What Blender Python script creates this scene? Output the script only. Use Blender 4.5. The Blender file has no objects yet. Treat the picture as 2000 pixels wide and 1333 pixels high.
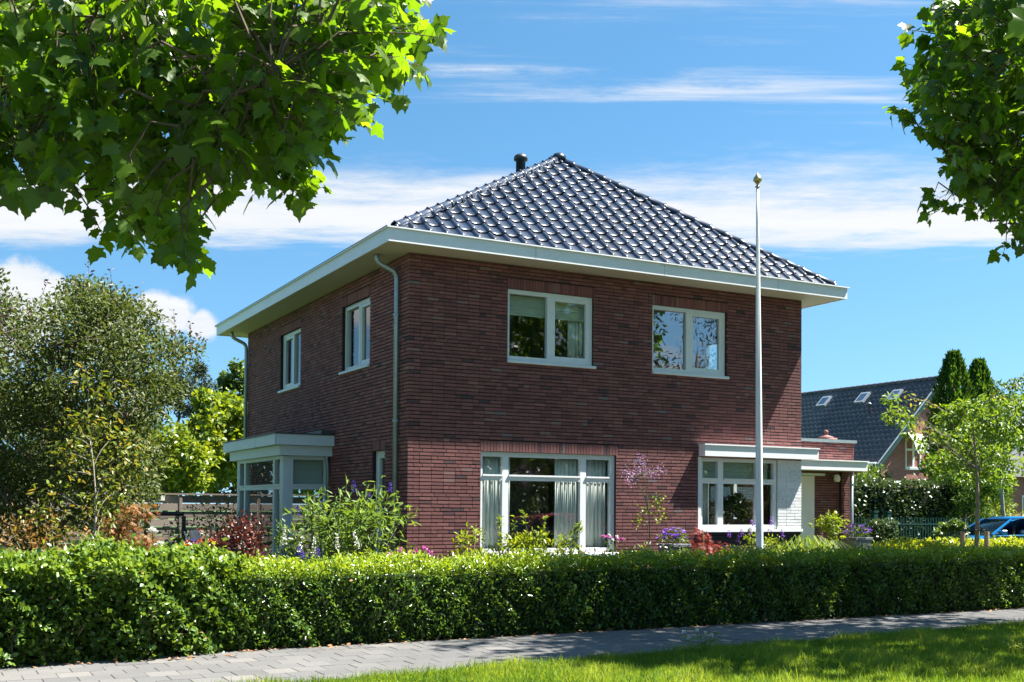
import bpy, bmesh, math, random
import numpy as np
from mathutils import Vector, Matrix

rng = np.random.default_rng(7)
random.seed(7)
SC = bpy.context.scene
COL = SC.collection

# ------------------------------------------------------------------ camera
F, PPY, YAW, PITCH, ROLL = 2180.9351, 949.4924, .4916, .0188, .0074
CAM = np.array([-7.2556, -17.2447, 1.65])
_r = np.array([math.cos(YAW), -math.sin(YAW), 0]); _fw = np.array([math.sin(YAW), math.cos(YAW), 0]); _up = np.array([0, 0, 1.])
_f2 = _fw*math.cos(PITCH)+_up*math.sin(PITCH); _u2 = _up*math.cos(PITCH)-_fw*math.sin(PITCH)
_r3 = _r*math.cos(ROLL)+_u2*math.sin(ROLL); _u3 = _u2*math.cos(ROLL)-_r*math.sin(ROLL)
cam = bpy.data.cameras.new('camera'); cam.sensor_width = 36; cam.lens = F/2000*36
cam.shift_y = (PPY-666.5)/2000; cam.clip_end = 4000; cam.clip_start = .1
co = bpy.data.objects.new('camera', cam); COL.objects.link(co)
M4 = Matrix.Identity(4)
for i in range(3):
    M4[i][0] = _r3[i]; M4[i][1] = _u3[i]; M4[i][2] = -_f2[i]; M4[i][3] = CAM[i]
co.matrix_world = M4
SC.camera = co

def ray(u, v): return _f2*F+_r3*(u-1000)+_u3*(PPY-v)
def dep(u, v, d):
    "real point at distance d (metres along the view axis) seen at survey mark u, v"
    return CAM+ray(u, v)*(d/F)
def on(u, v, ax, val):
    d = ray(u, v); return CAM+d*((val-CAM[ax])/d[ax])
def spot(u, d):
    p = dep(u, 1000, d); return (p[0], p[1])
def uvd(P):
    X = np.asarray(P)-CAM; d = X@_f2
    return 1000+F*(X@_r3)/d, PPY-F*(X@_u3)/d, d

# ------------------------------------------------------------------ sky, sun, exposure
SUN = Vector((.588, -.197, 1.0)).normalized()
W = bpy.data.worlds.new('World'); SC.world = W; W.use_nodes = True
nt = W.node_tree; N = nt.nodes; L = nt.links
N.clear()
def nd(tree, t, **kw):
    n = tree.nodes.new(t)
    for k, v in kw.items(): setattr(n, k, v)
    return n
def mth(tree, op, a, b=None, c=None, clamp=False):
    n = tree.nodes.new('ShaderNodeMath'); n.operation = op; n.use_clamp = clamp
    for i, x in enumerate((a, b, c)):
        if x is None: continue
        if isinstance(x, (int, float)): n.inputs[i].default_value = x
        else: tree.links.new(x, n.inputs[i])
    return n.outputs[0]
def sstep(tree, x, a, b):
    n = tree.nodes.new('ShaderNodeMapRange'); n.interpolation_type = 'SMOOTHSTEP'
    tree.links.new(x, n.inputs[0]); n.inputs[1].default_value = a; n.inputs[2].default_value = b
    return n.outputs[0]
def ramp(t, fac, stops, interp='LINEAR'):
    r = t.nodes.new('ShaderNodeValToRGB'); r.color_ramp.interpolation = interp
    e = r.color_ramp.elements
    while len(e) < len(stops): e.new(.5)
    for x, (p, c) in zip(e, stops): x.position = p; x.color = (*c, 1)
    t.links.new(fac, r.inputs[0]); return r.outputs[0]
def build_sky():
    out = nd(nt, 'ShaderNodeOutputWorld'); bg = nd(nt, 'ShaderNodeBackground')
    sky = nd(nt, 'ShaderNodeTexSky', sky_type='NISHITA', sun_disc=False)
    sky.sun_elevation = math.asin(SUN.z); sky.sun_rotation = math.atan2(SUN.x, SUN.y)
    sky.altitude = 0; sky.air_density = 1.0; sky.dust_density = .3; sky.ozone_density = 3.5
    hs = nd(nt, 'ShaderNodeHueSaturation'); hs.inputs['Saturation'].default_value = 1.18; hs.inputs['Value'].default_value = .92
    hs.inputs['Hue'].default_value = .487
    L.new(sky.outputs[0], hs.inputs['Color'])
    tc = nd(nt, 'ShaderNodeTexCoord')
    sx = nd(nt, 'ShaderNodeSeparateXYZ'); L.new(tc.outputs['Generated'], sx.inputs[0]); cx = nd(nt, 'ShaderNodeCombineXYZ'); L.new(sx.outputs[0], cx.inputs[0]); L.new(sx.outputs[1], cx.inputs[1])
    L.new(mth(nt, 'ADD', mth(nt, 'MULTIPLY', sx.outputs[2], .88), .105), cx.inputs[2]); nv = nd(nt, 'ShaderNodeVectorMath', operation='NORMALIZE'); L.new(cx.outputs[0], nv.inputs[0]); L.new(nv.outputs[0], sky.inputs[0])
    def dot(v):
        n = nd(nt, 'ShaderNodeVectorMath', operation='DOT_PRODUCT'); L.new(tc.outputs['Generated'], n.inputs[0]); n.inputs[1].default_value = v
        return n.outputs['Value']
    z = dot((0, 0, 1)); fwd = dot(tuple(_fw)); lat = dot(tuple(_r))
    zc = mth(nt, 'MAXIMUM', z, .03)
    q = mth(nt, 'ABSOLUTE', mth(nt, 'DIVIDE', fwd, zc)); p = mth(nt, 'DIVIDE', lat, zc)
    def noise(sx, sy, sc, det, off=0., rough=.55):
        cb = nd(nt, 'ShaderNodeCombineXYZ'); L.new(mth(nt, 'MULTIPLY', p, sx), cb.inputs[0]); L.new(mth(nt, 'MULTIPLY', q, sy), cb.inputs[1]); cb.inputs[2].default_value = off
        n = nd(nt, 'ShaderNodeTexNoise'); n.inputs['Scale'].default_value = sc; n.inputs['Detail'].default_value = det; n.inputs['Roughness'].default_value = rough
        L.new(cb.outputs[0], n.inputs['Vector']); return n.outputs['Fac']
    n1 = noise(.5, 2.6, 1.0, 7, 3.1); n2 = noise(.35, 3.6, 1.0, 8, 9.7, .6); n3 = noise(1.7, 3.2, 1, 9, 1.2, .68)
    qq = mth(nt, 'ADD', q, mth(nt, 'MULTIPLY', mth(nt, 'SUBTRACT', n1, .5), .75))
    qq = mth(nt, 'ADD', qq, mth(nt, 'MULTIPLY', mth(nt, 'SUBTRACT', n3, .5), .95))
    band = mth(nt, 'MULTIPLY', sstep(nt, qq, 3.08, 3.72), mth(nt, 'SUBTRACT', 1., sstep(nt, qq, 3.95, 4.38)))
    band = mth(nt, 'MULTIPLY', band, mth(nt, 'ADD', .72, mth(nt, 'MULTIPLY', n2, .7)), clamp=True)
    wisp = mth(nt, 'MULTIPLY', sstep(nt, n2, .49, .7), mth(nt, 'SUBTRACT', 1., sstep(nt, q, 3.3, 3.9)))
    wisp = mth(nt, 'MULTIPLY', wisp, sstep(nt, n3, .38, .6)); wisp = mth(nt, 'MULTIPLY', wisp, mth(nt, 'ADD', .35, mth(nt, 'MULTIPLY', sstep(nt, q, .8, 2.3), .65)))
    # low cumulus heads
    fc = mth(nt, 'MAXIMUM', fwd, .02)
    a = mth(nt, 'DIVIDE', lat, fc); v = mth(nt, 'DIVIDE', z, fc)
    cb = nd(nt, 'ShaderNodeCombineXYZ'); L.new(a, cb.inputs[0]); L.new(v, cb.inputs[1])
    cn = nd(nt, 'ShaderNodeTexNoise'); cn.inputs['Scale'].default_value = 16; cn.inputs['Detail'].default_value = 7; cn.inputs['Roughness'].default_value = .58
    L.new(cb.outputs[0], cn.inputs['Vector'])
    cum = None
    for (ca, cv, rr) in ((-.445, .196, .034), (-.415, .186, .026), (-.475, .185, .04), (-.325, .178, .022), (-.305, .168, .024), (-.345, .165, .022), (-.282, .16, .018), (-.36, .15, .03), (-.44, .155, .045), (-.6, .17, .05), (.62, .15, .05), (.7, .17, .05)):
        d2 = mth(nt, 'SQRT', mth(nt, 'ADD', mth(nt, 'POWER', mth(nt, 'SUBTRACT', a, ca), 2.), mth(nt, 'POWER', mth(nt, 'MULTIPLY', mth(nt, 'SUBTRACT', v, cv), 1.15), 2.)))
        k = mth(nt, 'SUBTRACT', 1., mth(nt, 'DIVIDE', d2, rr))
        cum = k if cum is None else mth(nt, 'MAXIMUM', cum, k)
    cum = sstep(nt, mth(nt, 'ADD', cum, mth(nt, 'MULTIPLY', mth(nt, 'SUBTRACT', cn.outputs['Fac'], .5), 2.2)), -.05, .4)
    cum = mth(nt, 'MULTIPLY', cum, sstep(nt, fwd, .1, .3))
    cum = mth(nt, 'MULTIPLY', cum, sstep(nt, v, .09, .17))
    dens = mth(nt, 'MAXIMUM', mth(nt, 'MAXIMUM', band, wisp), cum)
    dens = mth(nt, 'MULTIPLY', dens, .93, clamp=True)
    mx = nd(nt, 'ShaderNodeMix', data_type='RGBA'); L.new(dens, mx.inputs[0]); L.new(hs.outputs[0], mx.inputs[6])
    cl = nd(nt, 'ShaderNodeVectorMath', operation='SCALE'); cl.inputs['Scale'].default_value = 4.65
    L.new(ramp(nt, n3, [(.3, (.86, .9, .95)), (.55, (1, 1, 1))]), cl.inputs[0]); L.new(cl.outputs[0], mx.inputs[7])
    L.new(mx.outputs[2], bg.inputs[0]); bg.inputs[1].default_value = .051
    L.new(bg.outputs[0], out.inputs[0])
    W.cycles.sampling_method = 'MANUAL'; W.cycles.sample_map_resolution = 512
build_sky()
sl = bpy.data.lights.new('sun', 'SUN'); sl.energy = 5.0; sl.angle = math.radians(.53); sl.color = (1, .96, .88)
so = bpy.data.objects.new('sun', sl); COL.objects.link(so); so.rotation_euler = SUN.to_track_quat('Z', 'Y').to_euler(); so.location = (10, -10, 40)
vs = SC.view_settings; vs.view_transform = 'Standard'; vs.look = 'None'; vs.exposure = 2.1; vs.gamma = 1; vs.use_curve_mapping = False
SC.cycles.use_denoising = True
SC.cycles.max_bounces = 8; SC.cycles.transparent_max_bounces = 12; SC.cycles.caustics_reflective = False; SC.cycles.caustics_refractive = False
SC.cycles.sample_clamp_indirect = 6

# ------------------------------------------------------------------ materials
MATS = {}
def newmat(name):
    m = bpy.data.materials.new(name); m.use_nodes = True; t = m.node_tree; t.nodes.clear()
    o = t.nodes.new('ShaderNodeOutputMaterial'); MATS[name] = m
    return m, t, o
def pm(name, col, rough=.6, var=.18, scale=6., bump=0., bscale=60., spec=.5, metal=0., coat=0., stretch=(1, 1, 1)):
    m, t, o = newmat(name)
    b = t.nodes.new('ShaderNodeBsdfPrincipled'); tc = t.nodes.new('ShaderNodeTexCoord')
    mp = t.nodes.new('ShaderNodeMapping'); mp.inputs['Scale'].default_value = stretch; t.links.new(tc.outputs['Object'], mp.inputs[0])
    n = t.nodes.new('ShaderNodeTexNoise'); n.inputs['Scale'].default_value = scale; n.inputs['Detail'].default_value = 6; n.inputs['Roughness'].default_value = .65
    t.links.new(mp.outputs[0], n.inputs[0])
    lo = tuple(c*(1-var) for c in col); hi = tuple(min(.9, c*(1+var)) for c in col)
    t.links.new(ramp(t, n.outputs['Fac'], [(.3, lo), (.7, hi)]), b.inputs['Base Color'])
    b.inputs['Roughness'].default_value = rough; b.inputs['Specular IOR Level'].default_value = spec; b.inputs['Metallic'].default_value = metal
    b.inputs['Coat Weight'].default_value = coat; b.inputs['Coat Roughness'].default_value = .08
    if bump:
        n2 = t.nodes.new('ShaderNodeTexNoise'); n2.inputs['Scale'].default_value = bscale; n2.inputs['Detail'].default_value = 4
        t.links.new(mp.outputs[0], n2.inputs[0])
        bp = t.nodes.new('ShaderNodeBump'); bp.inputs['Strength'].default_value = bump; bp.inputs['Distance'].default_value = .01
        t.links.new(n2.outputs['Fac'], bp.inputs['Height']); t.links.new(bp.outputs[0], b.inputs['Normal'])
    t.links.new(b.outputs[0], o.inputs[0]); return m
def tonemat(name, stops, rough=.7, bump=.3, bscale=90., spec=.4, grain=.25, coat=0., bdist=.004):
    "colour by the per-piece tone stored on the mesh, with fine grain"
    m, t, o = newmat(name)
    b = t.nodes.new('ShaderNodeBsdfPrincipled'); at = t.nodes.new('ShaderNodeAttribute'); at.attribute_name = 'tone'
    g = t.nodes.new('ShaderNodeNewGeometry')
    n = t.nodes.new('ShaderNodeTexNoise'); n.inputs['Scale'].default_value = bscale; n.inputs['Detail'].default_value = 5; n.inputs['Roughness'].default_value = .7
    t.links.new(g.outputs['Position'], n.inputs[0])
    c0 = ramp(t, at.outputs['Fac'], stops)
    ln = t.nodes.new('ShaderNodeTexNoise'); ln.inputs['Scale'].default_value = .9; ln.inputs['Detail'].default_value = 5; t.links.new(g.outputs['Position'], ln.inputs[0])
    m0 = t.nodes.new('ShaderNodeMix'); m0.data_type = 'RGBA'; m0.blend_type = 'MULTIPLY'; m0.inputs[0].default_value = 1
    t.links.new(c0, m0.inputs[6]); t.links.new(ramp(t, ln.outputs['Fac'], [(.3, (.84, .83, .85)), (.7, (1.0, 1.0, 1.0))]), m0.inputs[7]); c = m0.outputs[2]
    mx = t.nodes.new('ShaderNodeMix'); mx.data_type = 'RGBA'; mx.blend_type = 'MULTIPLY'; mx.inputs[0].default_value = 1
    gr = ramp(t, n.outputs['Fac'], [(.3, (1-grain,)*3), (.7, (1+grain*.3,)*3)])
    t.links.new(c, mx.inputs[6]); t.links.new(gr, mx.inputs[7]); t.links.new(mx.outputs[2], b.inputs['Base Color'])
    b.inputs['Roughness'].default_value = rough; b.inputs['Specular IOR Level'].default_value = spec; b.inputs['Coat Weight'].default_value = coat; b.inputs['Coat Roughness'].default_value = .06
    if rough > .6: b.inputs['Diffuse Roughness'].default_value = 1.0
    if bump:
        bp = t.nodes.new('ShaderNodeBump'); bp.inputs['Strength'].default_value = bump; bp.inputs['Distance'].default_value = bdist
        t.links.new(n.outputs['Fac'], bp.inputs['Height']); t.links.new(bp.outputs[0], b.inputs['Normal'])
    t.links.new(b.outputs[0], o.inputs[0]); return m
def leafmat(name, dark, mid, light, trans=.35, rough=.42, spec=.4, tcol=None):
    m, t, o = newmat(name)
    at = t.nodes.new('ShaderNodeAttribute'); at.attribute_name = 'tone'
    c = ramp(t, at.outputs['Fac'], [(0., dark), (.5, mid), (1., light)])
    b = t.nodes.new('ShaderNodeBsdfPrincipled'); b.inputs['Roughness'].default_value = rough; b.inputs['Specular IOR Level'].default_value = spec
    t.links.new(c, b.inputs['Base Color'])
    tr = t.nodes.new('ShaderNodeBsdfTranslucent')
    hs = t.nodes.new('ShaderNodeMix'); hs.data_type = 'RGBA'; hs.blend_type = 'MULTIPLY'; hs.inputs[0].default_value = 1
    t.links.new(c, hs.inputs[6]); hs.inputs[7].default_value = (*(tcol or (2.3, 2.0, .8)), 1); t.links.new(hs.outputs[2], tr.inputs[0])
    mx = t.nodes.new('ShaderNodeMixShader'); mx.inputs[0].default_value = trans
    t.links.new(b.outputs[0], mx.inputs[1]); t.links.new(tr.outputs[0], mx.inputs[2]); t.links.new(mx.outputs[0], o.inputs[0])
    return m
def glassmat(name, base=.09, tint=(.86, .93, .9)):
    m, t, o = newmat(name)
    lw = t.nodes.new('ShaderNodeLayerWeight'); lw.inputs[0].default_value = .5
    f = mth(t, 'ADD', base, mth(t, 'MULTIPLY', mth(t, 'POWER', lw.outputs['Facing'], 4.), 1-base), clamp=True)
    tr = t.nodes.new('ShaderNodeBsdfTransparent'); tr.inputs[0].default_value = (*tint, 1)
    gl = t.nodes.new('ShaderNodeBsdfGlossy'); gl.inputs['Roughness'].default_value = 0.0
    mx = t.nodes.new('ShaderNodeMixShader'); t.links.new(f, mx.inputs[0]); t.links.new(tr.outputs[0], mx.inputs[1]); t.links.new(gl.outputs[0], mx.inputs[2])
    t.links.new(mx.outputs[0], o.inputs[0]); return m
BR = [(0., (.1, .064, .073)), (.1, (.135, .073, .081)), (.2, (.205, .082, .082)), (.5, (.3, .116, .11)), (.8, (.365, .15, .136)), (.94, (.41, .19, .156)), (1., (.235, .195, .198))]
tonemat('brick', BR, rough=.82, bump=.8, bscale=60, grain=.3, bdist=.005)
tonemat('white_brick', [(0, (.72, .73, .74)), (1, (.82, .82, .82))], rough=.6, bump=.35, bscale=60, grain=.05)
tonemat('slate_brick', [(0, (.018, .02, .025)), (1, (.04, .042, .05))], rough=.75)
tonemat('tile', [(0, (.006, .015, .036)), (1, (.015, .03, .062))], rough=.34, bump=.14, bscale=22, spec=.5, grain=.4, coat=.2)
tonemat('farbrick', [(0, (.17, .07, .06)), (1, (.28, .12, .1))], rough=.85)
tonemat('fartile', [(0, (.045, .05, .066)), (1, (.12, .122, .135))], rough=.45, spec=.5)
tonemat('slab', [(0, (.125, .123, .121)), (.5, (.15, .147, .142)), (.85, (.172, .166, .157)), (1, (.2, .19, .176))], rough=.9, bump=.5, bscale=140, grain=.4)
tonemat('plank', [(0, (.3, .24, .2)), (1, (.5, .42, .35))], rough=.85, grain=.35)
pm('mortar', (.022, .018, .018), .95, .3, 20)
pm('farmortar', (.16, .13, .12), .95, .2, 20)
pm('paint', (.72, .745, .76), .42, .05, 1.7, spec=.4, stretch=(1, 1, 3))
pm('paint_side', (.66, .72, .76), .4, .04, 3)
pm('soffit', (.52, .5, .43), .7, .03, 2)
pm('zinc', (.30, .36, .39), .38, .15, 5, metal=.55)
pm('darkpipe', (.03, .035, .04), .4, .2, 5)
pm('cap_dark', (.05, .055, .06), .5, .2, 5)
pm('plaster', (.84, .74, .72), .75, .04, 3, bump=.1, bscale=120)
pm('room', (.4, .39, .36), .9, .05, 2)
pm('roomfloor', (.12, .08, .05), .6, .2, 3)
pm('roof_under', (.02, .022, .028), .8, .2, 4)
pm('curtain', (.68, .7, .68), .9, .04, 3)
pm('blind', (.5, .56, .5), .9, .05, 3)
pm('sand', (.125, .12, .11), 1, .3, 20)
pm('soil', (.045, .032, .022), 1, .4, 5, bump=.6, bscale=30)
pm('lawn', (.045, .085, .018), 1, .35, 1.5, bump=.5, bscale=60)
pm('asphalt', (.05, .05, .052), .9, .25, 30, bump=.3, bscale=200)
pm('kerb', (.3, .29, .28), .9, .15, 8, bump=.2, bscale=80)
pm('bark', (.12, .095, .07), .95, .35, 9, bump=.8, bscale=25, stretch=(1, 1, .3))
pm('bark_plane', (.085, .07, .045), .9, .45, 4, bump=.4, bscale=20)
pm('bark_young', (.2, .17, .13), .9, .3, 9, bump=.5, bscale=25)
pm('bark_pale', (.3, .27, .22), .9, .3, 9, bump=.5, bscale=25)
pm('twig', (.07, .05, .03), .95, .3, 9)
pm('stalk', (.10, .14, .05), .8, .25, 9)
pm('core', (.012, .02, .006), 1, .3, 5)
pm('flag_paint', (.7, .74, .78), .35, .04, 2, spec=.5)
pm('brass', (.45, .36, .16), .3, .25, 20, metal=.9)
pm('terracotta', (.22, .09, .08), .75, .2, 8)
pm('planter_grey', (.11, .12, .14), .8, .15, 6, bump=.15, bscale=80)
pm('stake', (.34, .25, .16), .9, .25, 6, bump=.4, bscale=30, stretch=(1, 1, .15))
pm('strap', (.02, .02, .022), .8, .1, 6)
pm('green_metal', (.008, .045, .036), .75, .15, 6, spec=.2)
pm('green_board', (.01, .045, .04), .5, .15, 4)
pm('carblue', (.0, .12, .33), .22, .05, 2, coat=1.)
pm('carred', (.35, .012, .03), .22, .05, 2, coat=1.)
pm('rubber', (.02, .02, .02), .8, .2, 8)
pm('alloy', (.55, .56, .58), .3, .05, 3, metal=.9)
pm('black_plastic', (.015, .015, .017), .5, .1, 5)
pm('seat_dark', (.03, .03, .035), .8, .1, 5)
pm('lamp_white', (.75, .72, .66), .4, .03, 3)
pm('skylight', (.25, .29, .33), .4, .1, 5)
pm('cushion', (.7, .56, .52), .9, .1, 5)
pm('rail_black', (.02, .022, .03), .5, .1, 5)
pm('grey_wall', (.34, .35, .4), .8, .1, 2)
pm('dryleaf', (.22, .12, .055), .9, .45, 20)
glassmat('glass', .13); glassmat('carglass', .1, (.25, .32, .33)); glassmat('glass_up', .34, (.8, .88, .86))
leafmat('l_plane', (.035, .075, .008), (.065, .125, .012), (.105, .17, .016), .55, .36, .5, (3.0, 2.9, .5))
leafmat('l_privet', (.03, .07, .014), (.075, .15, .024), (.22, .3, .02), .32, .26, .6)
leafmat('l_hornbeam', (.035, .075, .014), (.08, .15, .024), (.17, .25, .03), .32, .33, .5)
leafmat('l_crab', (.036, .055, .016), (.07, .096, .022), (.115, .125, .045), .28, .5, .3, (1.9, 1.9, .9))
leafmat('l_crabtop', (.05, .03, .035), (.07, .055, .04), (.12, .08, .06), .25, .4, .4, (1.8, 1.5, 1.0))
leafmat('l_lime', (.06, .11, .01), (.13, .19, .015), (.24, .28, .02), .35, .4, .4)
leafmat('l_street', (.055, .115, .014), (.105, .18, .02), (.18, .26, .025), .35, .42, .4)
leafmat('l_mid', (.03, .065, .012), (.06, .11, .02), (.11, .17, .03), .32, .4, .4)
leafmat('l_yel', (.07, .11, .015), (.12, .16, .02), (.24, .17, .04), .35, .4, .4)
leafmat('l_dark', (.012, .03, .008), (.025, .05, .012), (.05, .08, .025), .2, .4, .45)
leafmat('l_ivy', (.015, .035, .012), (.03, .06, .02), (.07, .11, .05), .15, .35, .5)
leafmat('l_thuja', (.02, .06, .01), (.042, .1, .015), (.085, .155, .025), .25, .6, .2)
leafmat('l_needle', (.02, .035, .02), (.035, .055, .028), (.06, .08, .045), .1, .6, .2)
leafmat('l_purple', (.025, .011, .013), (.065, .02, .016), (.15, .045, .02), .18, .35, .5, (2.4, 1.1, .8))
leafmat('l_rmaple', (.09, .02, .02), (.17, .04, .035), (.28, .08, .06), .3, .5, .3, (1.8, 1.1, .9))
leafmat('l_omaple', (.12, .09, .02), (.25, .14, .04), (.36, .13, .07), .3, .5, .3, (1.5, 1.3, .8))
leafmat('l_budd', (.05, .1, .02), (.09, .16, .03), (.17, .25, .055), .32, .5, .3)
leafmat('l_silver', (.09, .13, .08), (.15, .19, .12), (.26, .3, .2), .2, .6, .3)
leafmat('l_grass', (.06, .115, .012), (.105, .19, .02), (.24, .29, .055), .4, .5, .3)
leafmat('f_purple', (.12, .05, .3), (.24, .1, .5), (.4, .2, .65), .25, .7, .2, (1.2, 1, 1.2))
leafmat('f_blue', (.04, .03, .2), (.07, .05, .32), (.12, .09, .42), .25, .7, .2, (1.2, 1, 1.2))
leafmat('f_pink', (.5, .05, .3), (.6, .12, .42), (.7, .3, .55), .25, .7, .2, (1.1, 1, 1.1))
leafmat('f_lilac', (.4, .2, .42), (.52, .3, .55), (.65, .45, .68), .25, .7, .2, (1.1, 1, 1.1))
leafmat('f_white', (.55, .55, .5), (.7, .7, .64), (.8, .78, .74), .2, .7, .2, (1, 1, .95))
leafmat('f_red', (.5, .03, .03), (.6, .1, .04), (.7, .3, .05), .2, .7, .2, (1.1, 1, 1))

# ------------------------------------------------------------------ mesh helpers
def tag(o, label=None, cat=None, group=None, kind=None):
    if label: o['label'] = label
    if cat: o['category'] = cat
    if group: o['group'] = group
    if kind: o['kind'] = kind
    return o
def empty(name, loc, label=None, cat=None, group=None, rz=0):
    o = bpy.data.objects.new(name, None); COL.objects.link(o); o.location = loc; o.rotation_euler = (0, 0, rz); o.empty_display_size = .2
    return tag(o, label, cat, group)
def place(o, parent):
    if parent is not None:
        o.parent = parent
        wm = Matrix.Identity(4)
        p = parent
        ch = []
        while p is not None: ch.append(p); p = p.parent
        for q in reversed(ch): wm = wm @ q.matrix_parent_inverse @ q.matrix_basis
        o.matrix_parent_inverse = wm.inverted()
    return o
def link(name, me, mat, parent=None, smooth=False):
    o = bpy.data.objects.new(name, me); COL.objects.link(o)
    if mat and not me.materials: me.materials.append(MATS[mat])
    if smooth: me.polygons.foreach_set('use_smooth', [True]*len(me.polygons))
    return place(o, parent)
class MB:
    def __init__(s, xf=None): s.v = []; s.f = []; s.t = []; s.xf = xf; s.fm = []
    def add(s, vs, fs, tone=.5, mi=0):
        b = len(s.v)
        s.v += [s.xf(*p) if s.xf else tuple(p) for p in vs]
        s.f += [tuple(b+i for i in f) for f in fs]; s.t += [tone]*len(vs); s.fm += [mi]*len(fs); return s
    def box(s, x0, y0, z0, x1, y1, z1, tone=.5, mi=0):
        return s.add([(x0, y0, z0), (x1, y0, z0), (x1, y1, z0), (x0, y1, z0), (x0, y0, z1), (x1, y0, z1), (x1, y1, z1), (x0, y1, z1)],
                     [(0, 3, 2, 1), (4, 5, 6, 7), (0, 1, 5, 4), (1, 2, 6, 5), (2, 3, 7, 6), (3, 0, 4, 7)], tone, mi)
    def quad(s, a, b, c, d, tone=.5, mi=0): return s.add([a, b, c, d], [(0, 1, 2, 3)], tone, mi)
    def tube(s, pts, rad, n=8, caps=True, tone=.5):
        pts = [np.array(p, float) for p in pts]
        if not hasattr(rad, '__len__'): rad = [rad]*len(pts)
        vs = []; fs = []
        ref = np.array([0.3, .9, .2])
        for i, p in enumerate(pts):
            d = pts[min(i+1, len(pts)-1)]-pts[max(i-1, 0)]; d = d/(np.linalg.norm(d)+1e-9)
            a = np.cross(d, ref)
            if np.linalg.norm(a) < .05: a = np.cross(d, np.array([1, 0, 0.]))
            a /= np.linalg.norm(a); b = np.cross(d, a)
            for k in range(n):
                t = 2*math.pi*k/n; vs.append(tuple(p+rad[i]*(math.cos(t)*a+math.sin(t)*b)))
        for i in range(len(pts)-1):
            for k in range(n):
                fs.append((i*n+k, i*n+(k+1) % n, (i+1)*n+(k+1) % n, (i+1)*n+k))
        if caps: fs += [tuple(range(n))[::-1], tuple((len(pts)-1)*n+k for k in range(n))]
        return s.add(vs, fs, tone)
    def lathe(s, c, prof, n=16, tone=.5):
        vs = []; fs = []
        for (r, z) in prof:
            for k in range(n):
                t = 2*math.pi*k/n; vs.append((c[0]+r*math.cos(t), c[1]+r*math.sin(t), c[2]+z))
        for i in range(len(prof)-1):
            for k in range(n): fs.append((i*n+k, i*n+(k+1) % n, (i+1)*n+(k+1) % n, (i+1)*n+k))
        fs += [tuple(range(n))[::-1], tuple((len(prof)-1)*n+k for k in range(n))]
        return s.add(vs, fs, tone)
    def build(s, name, mat, parent=None, smooth=False, bevel=0, mats=None):
        me = bpy.data.meshes.new(name); me.from_pydata(s.v, [], s.f)
        at = me.attributes.new('tone', 'FLOAT', 'POINT'); at.data.foreach_set('value', s.t)
        if mats:
            for m in mats: me.materials.append(MATS[m])
            me.polygons.foreach_set('material_index', s.fm)
        o = link(name, me, mat, parent, smooth)
        if bevel:
            bm = bmesh.new(); bm.from_mesh(me); bmesh.ops.remove_doubles(bm, verts=bm.verts, dist=1e-6)
            bmesh.ops.bevel(bm, geom=list(bm.edges), offset=bevel, segments=1, affect='EDGES', clamp_overlap=True); bm.to_mesh(me); bm.free()
        return o
def npmesh(name, V, Fq, tone, mat, parent=None, smooth=False, nv=4):
    "numpy mesh: V (n,3), Fq (m,nv) faces all of the same size"
    me = bpy.data.meshes.new(name); nf = len(Fq)
    me.vertices.add(len(V)); me.vertices.foreach_set('co', np.asarray(V, np.float32).ravel())
    me.loops.add(nf*nv); me.loops.foreach_set('vertex_index', np.asarray(Fq, np.int32).ravel())
    me.polygons.add(nf); me.polygons.foreach_set('loop_start', np.arange(nf, dtype=np.int32)*nv); me.polygons.foreach_set('loop_total', np.full(nf, nv, np.int32))
    at = me.attributes.new('tone', 'FLOAT', 'POINT'); at.data.foreach_set('value', np.asarray(tone, np.float32))
    me.update(calc_edges=True); me.validate()
    return link(name, me, mat, parent, smooth)

# leaf templates: verts (x across, y along, z), triangles
def _plane():
    half = [(.1, -.03), (.34, -.1), (.30, .1), (.46, .14), (.60, .40), (.40, .42), (.30, .50), (.27, .66), (.10, .78)]
    pts = [(0, 0)]+half+[(0, 1.0)]+[(-x, y) for x, y in half[::-1]]
    vs = [(0, .33, 0)]+[(x, y, -.22*(x*x*1.3+max(0, y-.4)**2)) for x, y in pts]
    n = len(pts); return np.array(vs), np.array([(0, 1+i, 1+(i+1) % n) for i in range(n)])
def _oval(w=.24, z=.09):
    vs = [(0, 0, 0), (-w*.9, .32, z), (-w*.75, .68, z*.8), (0, 1, -.06), (w*.75, .68, z*.8), (w*.9, .32, z)]
    return np.array(vs), np.array([(0, 3, 2), (0, 2, 1), (0, 5, 4), (0, 4, 3)])
def _pal():
    vs = []; fs = []
    for a in (-1.1, -.55, 0, .55, 1.1):
        c, s_ = math.cos(a), math.sin(a); l = 1-.25*abs(a); b = len(vs)
        for (x, y, z) in ((0, 0, 0), (-.09, .5, .0), (0, 1, -.1), (.09, .5, 0)): vs.append(((x*c+y*s_)*l, (y*c-x*s_)*l, z))
        fs += [(b, b+1, b+2), (b, b+2, b+3)]
    return np.array(vs), np.array(fs)
T_PLANE = _plane(); T_OVAL = _oval(); T_WIDE = _oval(.36, .07); T_LANCE = _oval(.13, .05); T_PAL = _pal()
T_DIA = (np.array([(0, 0, 0), (-.3, .5, .06), (0, 1, 0), (.3, .5, .06)]), np.array([(0, 2, 1), (0, 3, 2)]))
T_BLADE = (np.array([(-.5, 0, 0), (.5, 0, 0), (.4, .5, .06), (-.4, .5, .06), (0, 1, .3)]), np.array([(0, 1, 2), (0, 2, 3), (3, 2, 4)]))
def unit(a): return a/(np.linalg.norm(a, axis=-1, keepdims=True)+1e-9)
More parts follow.
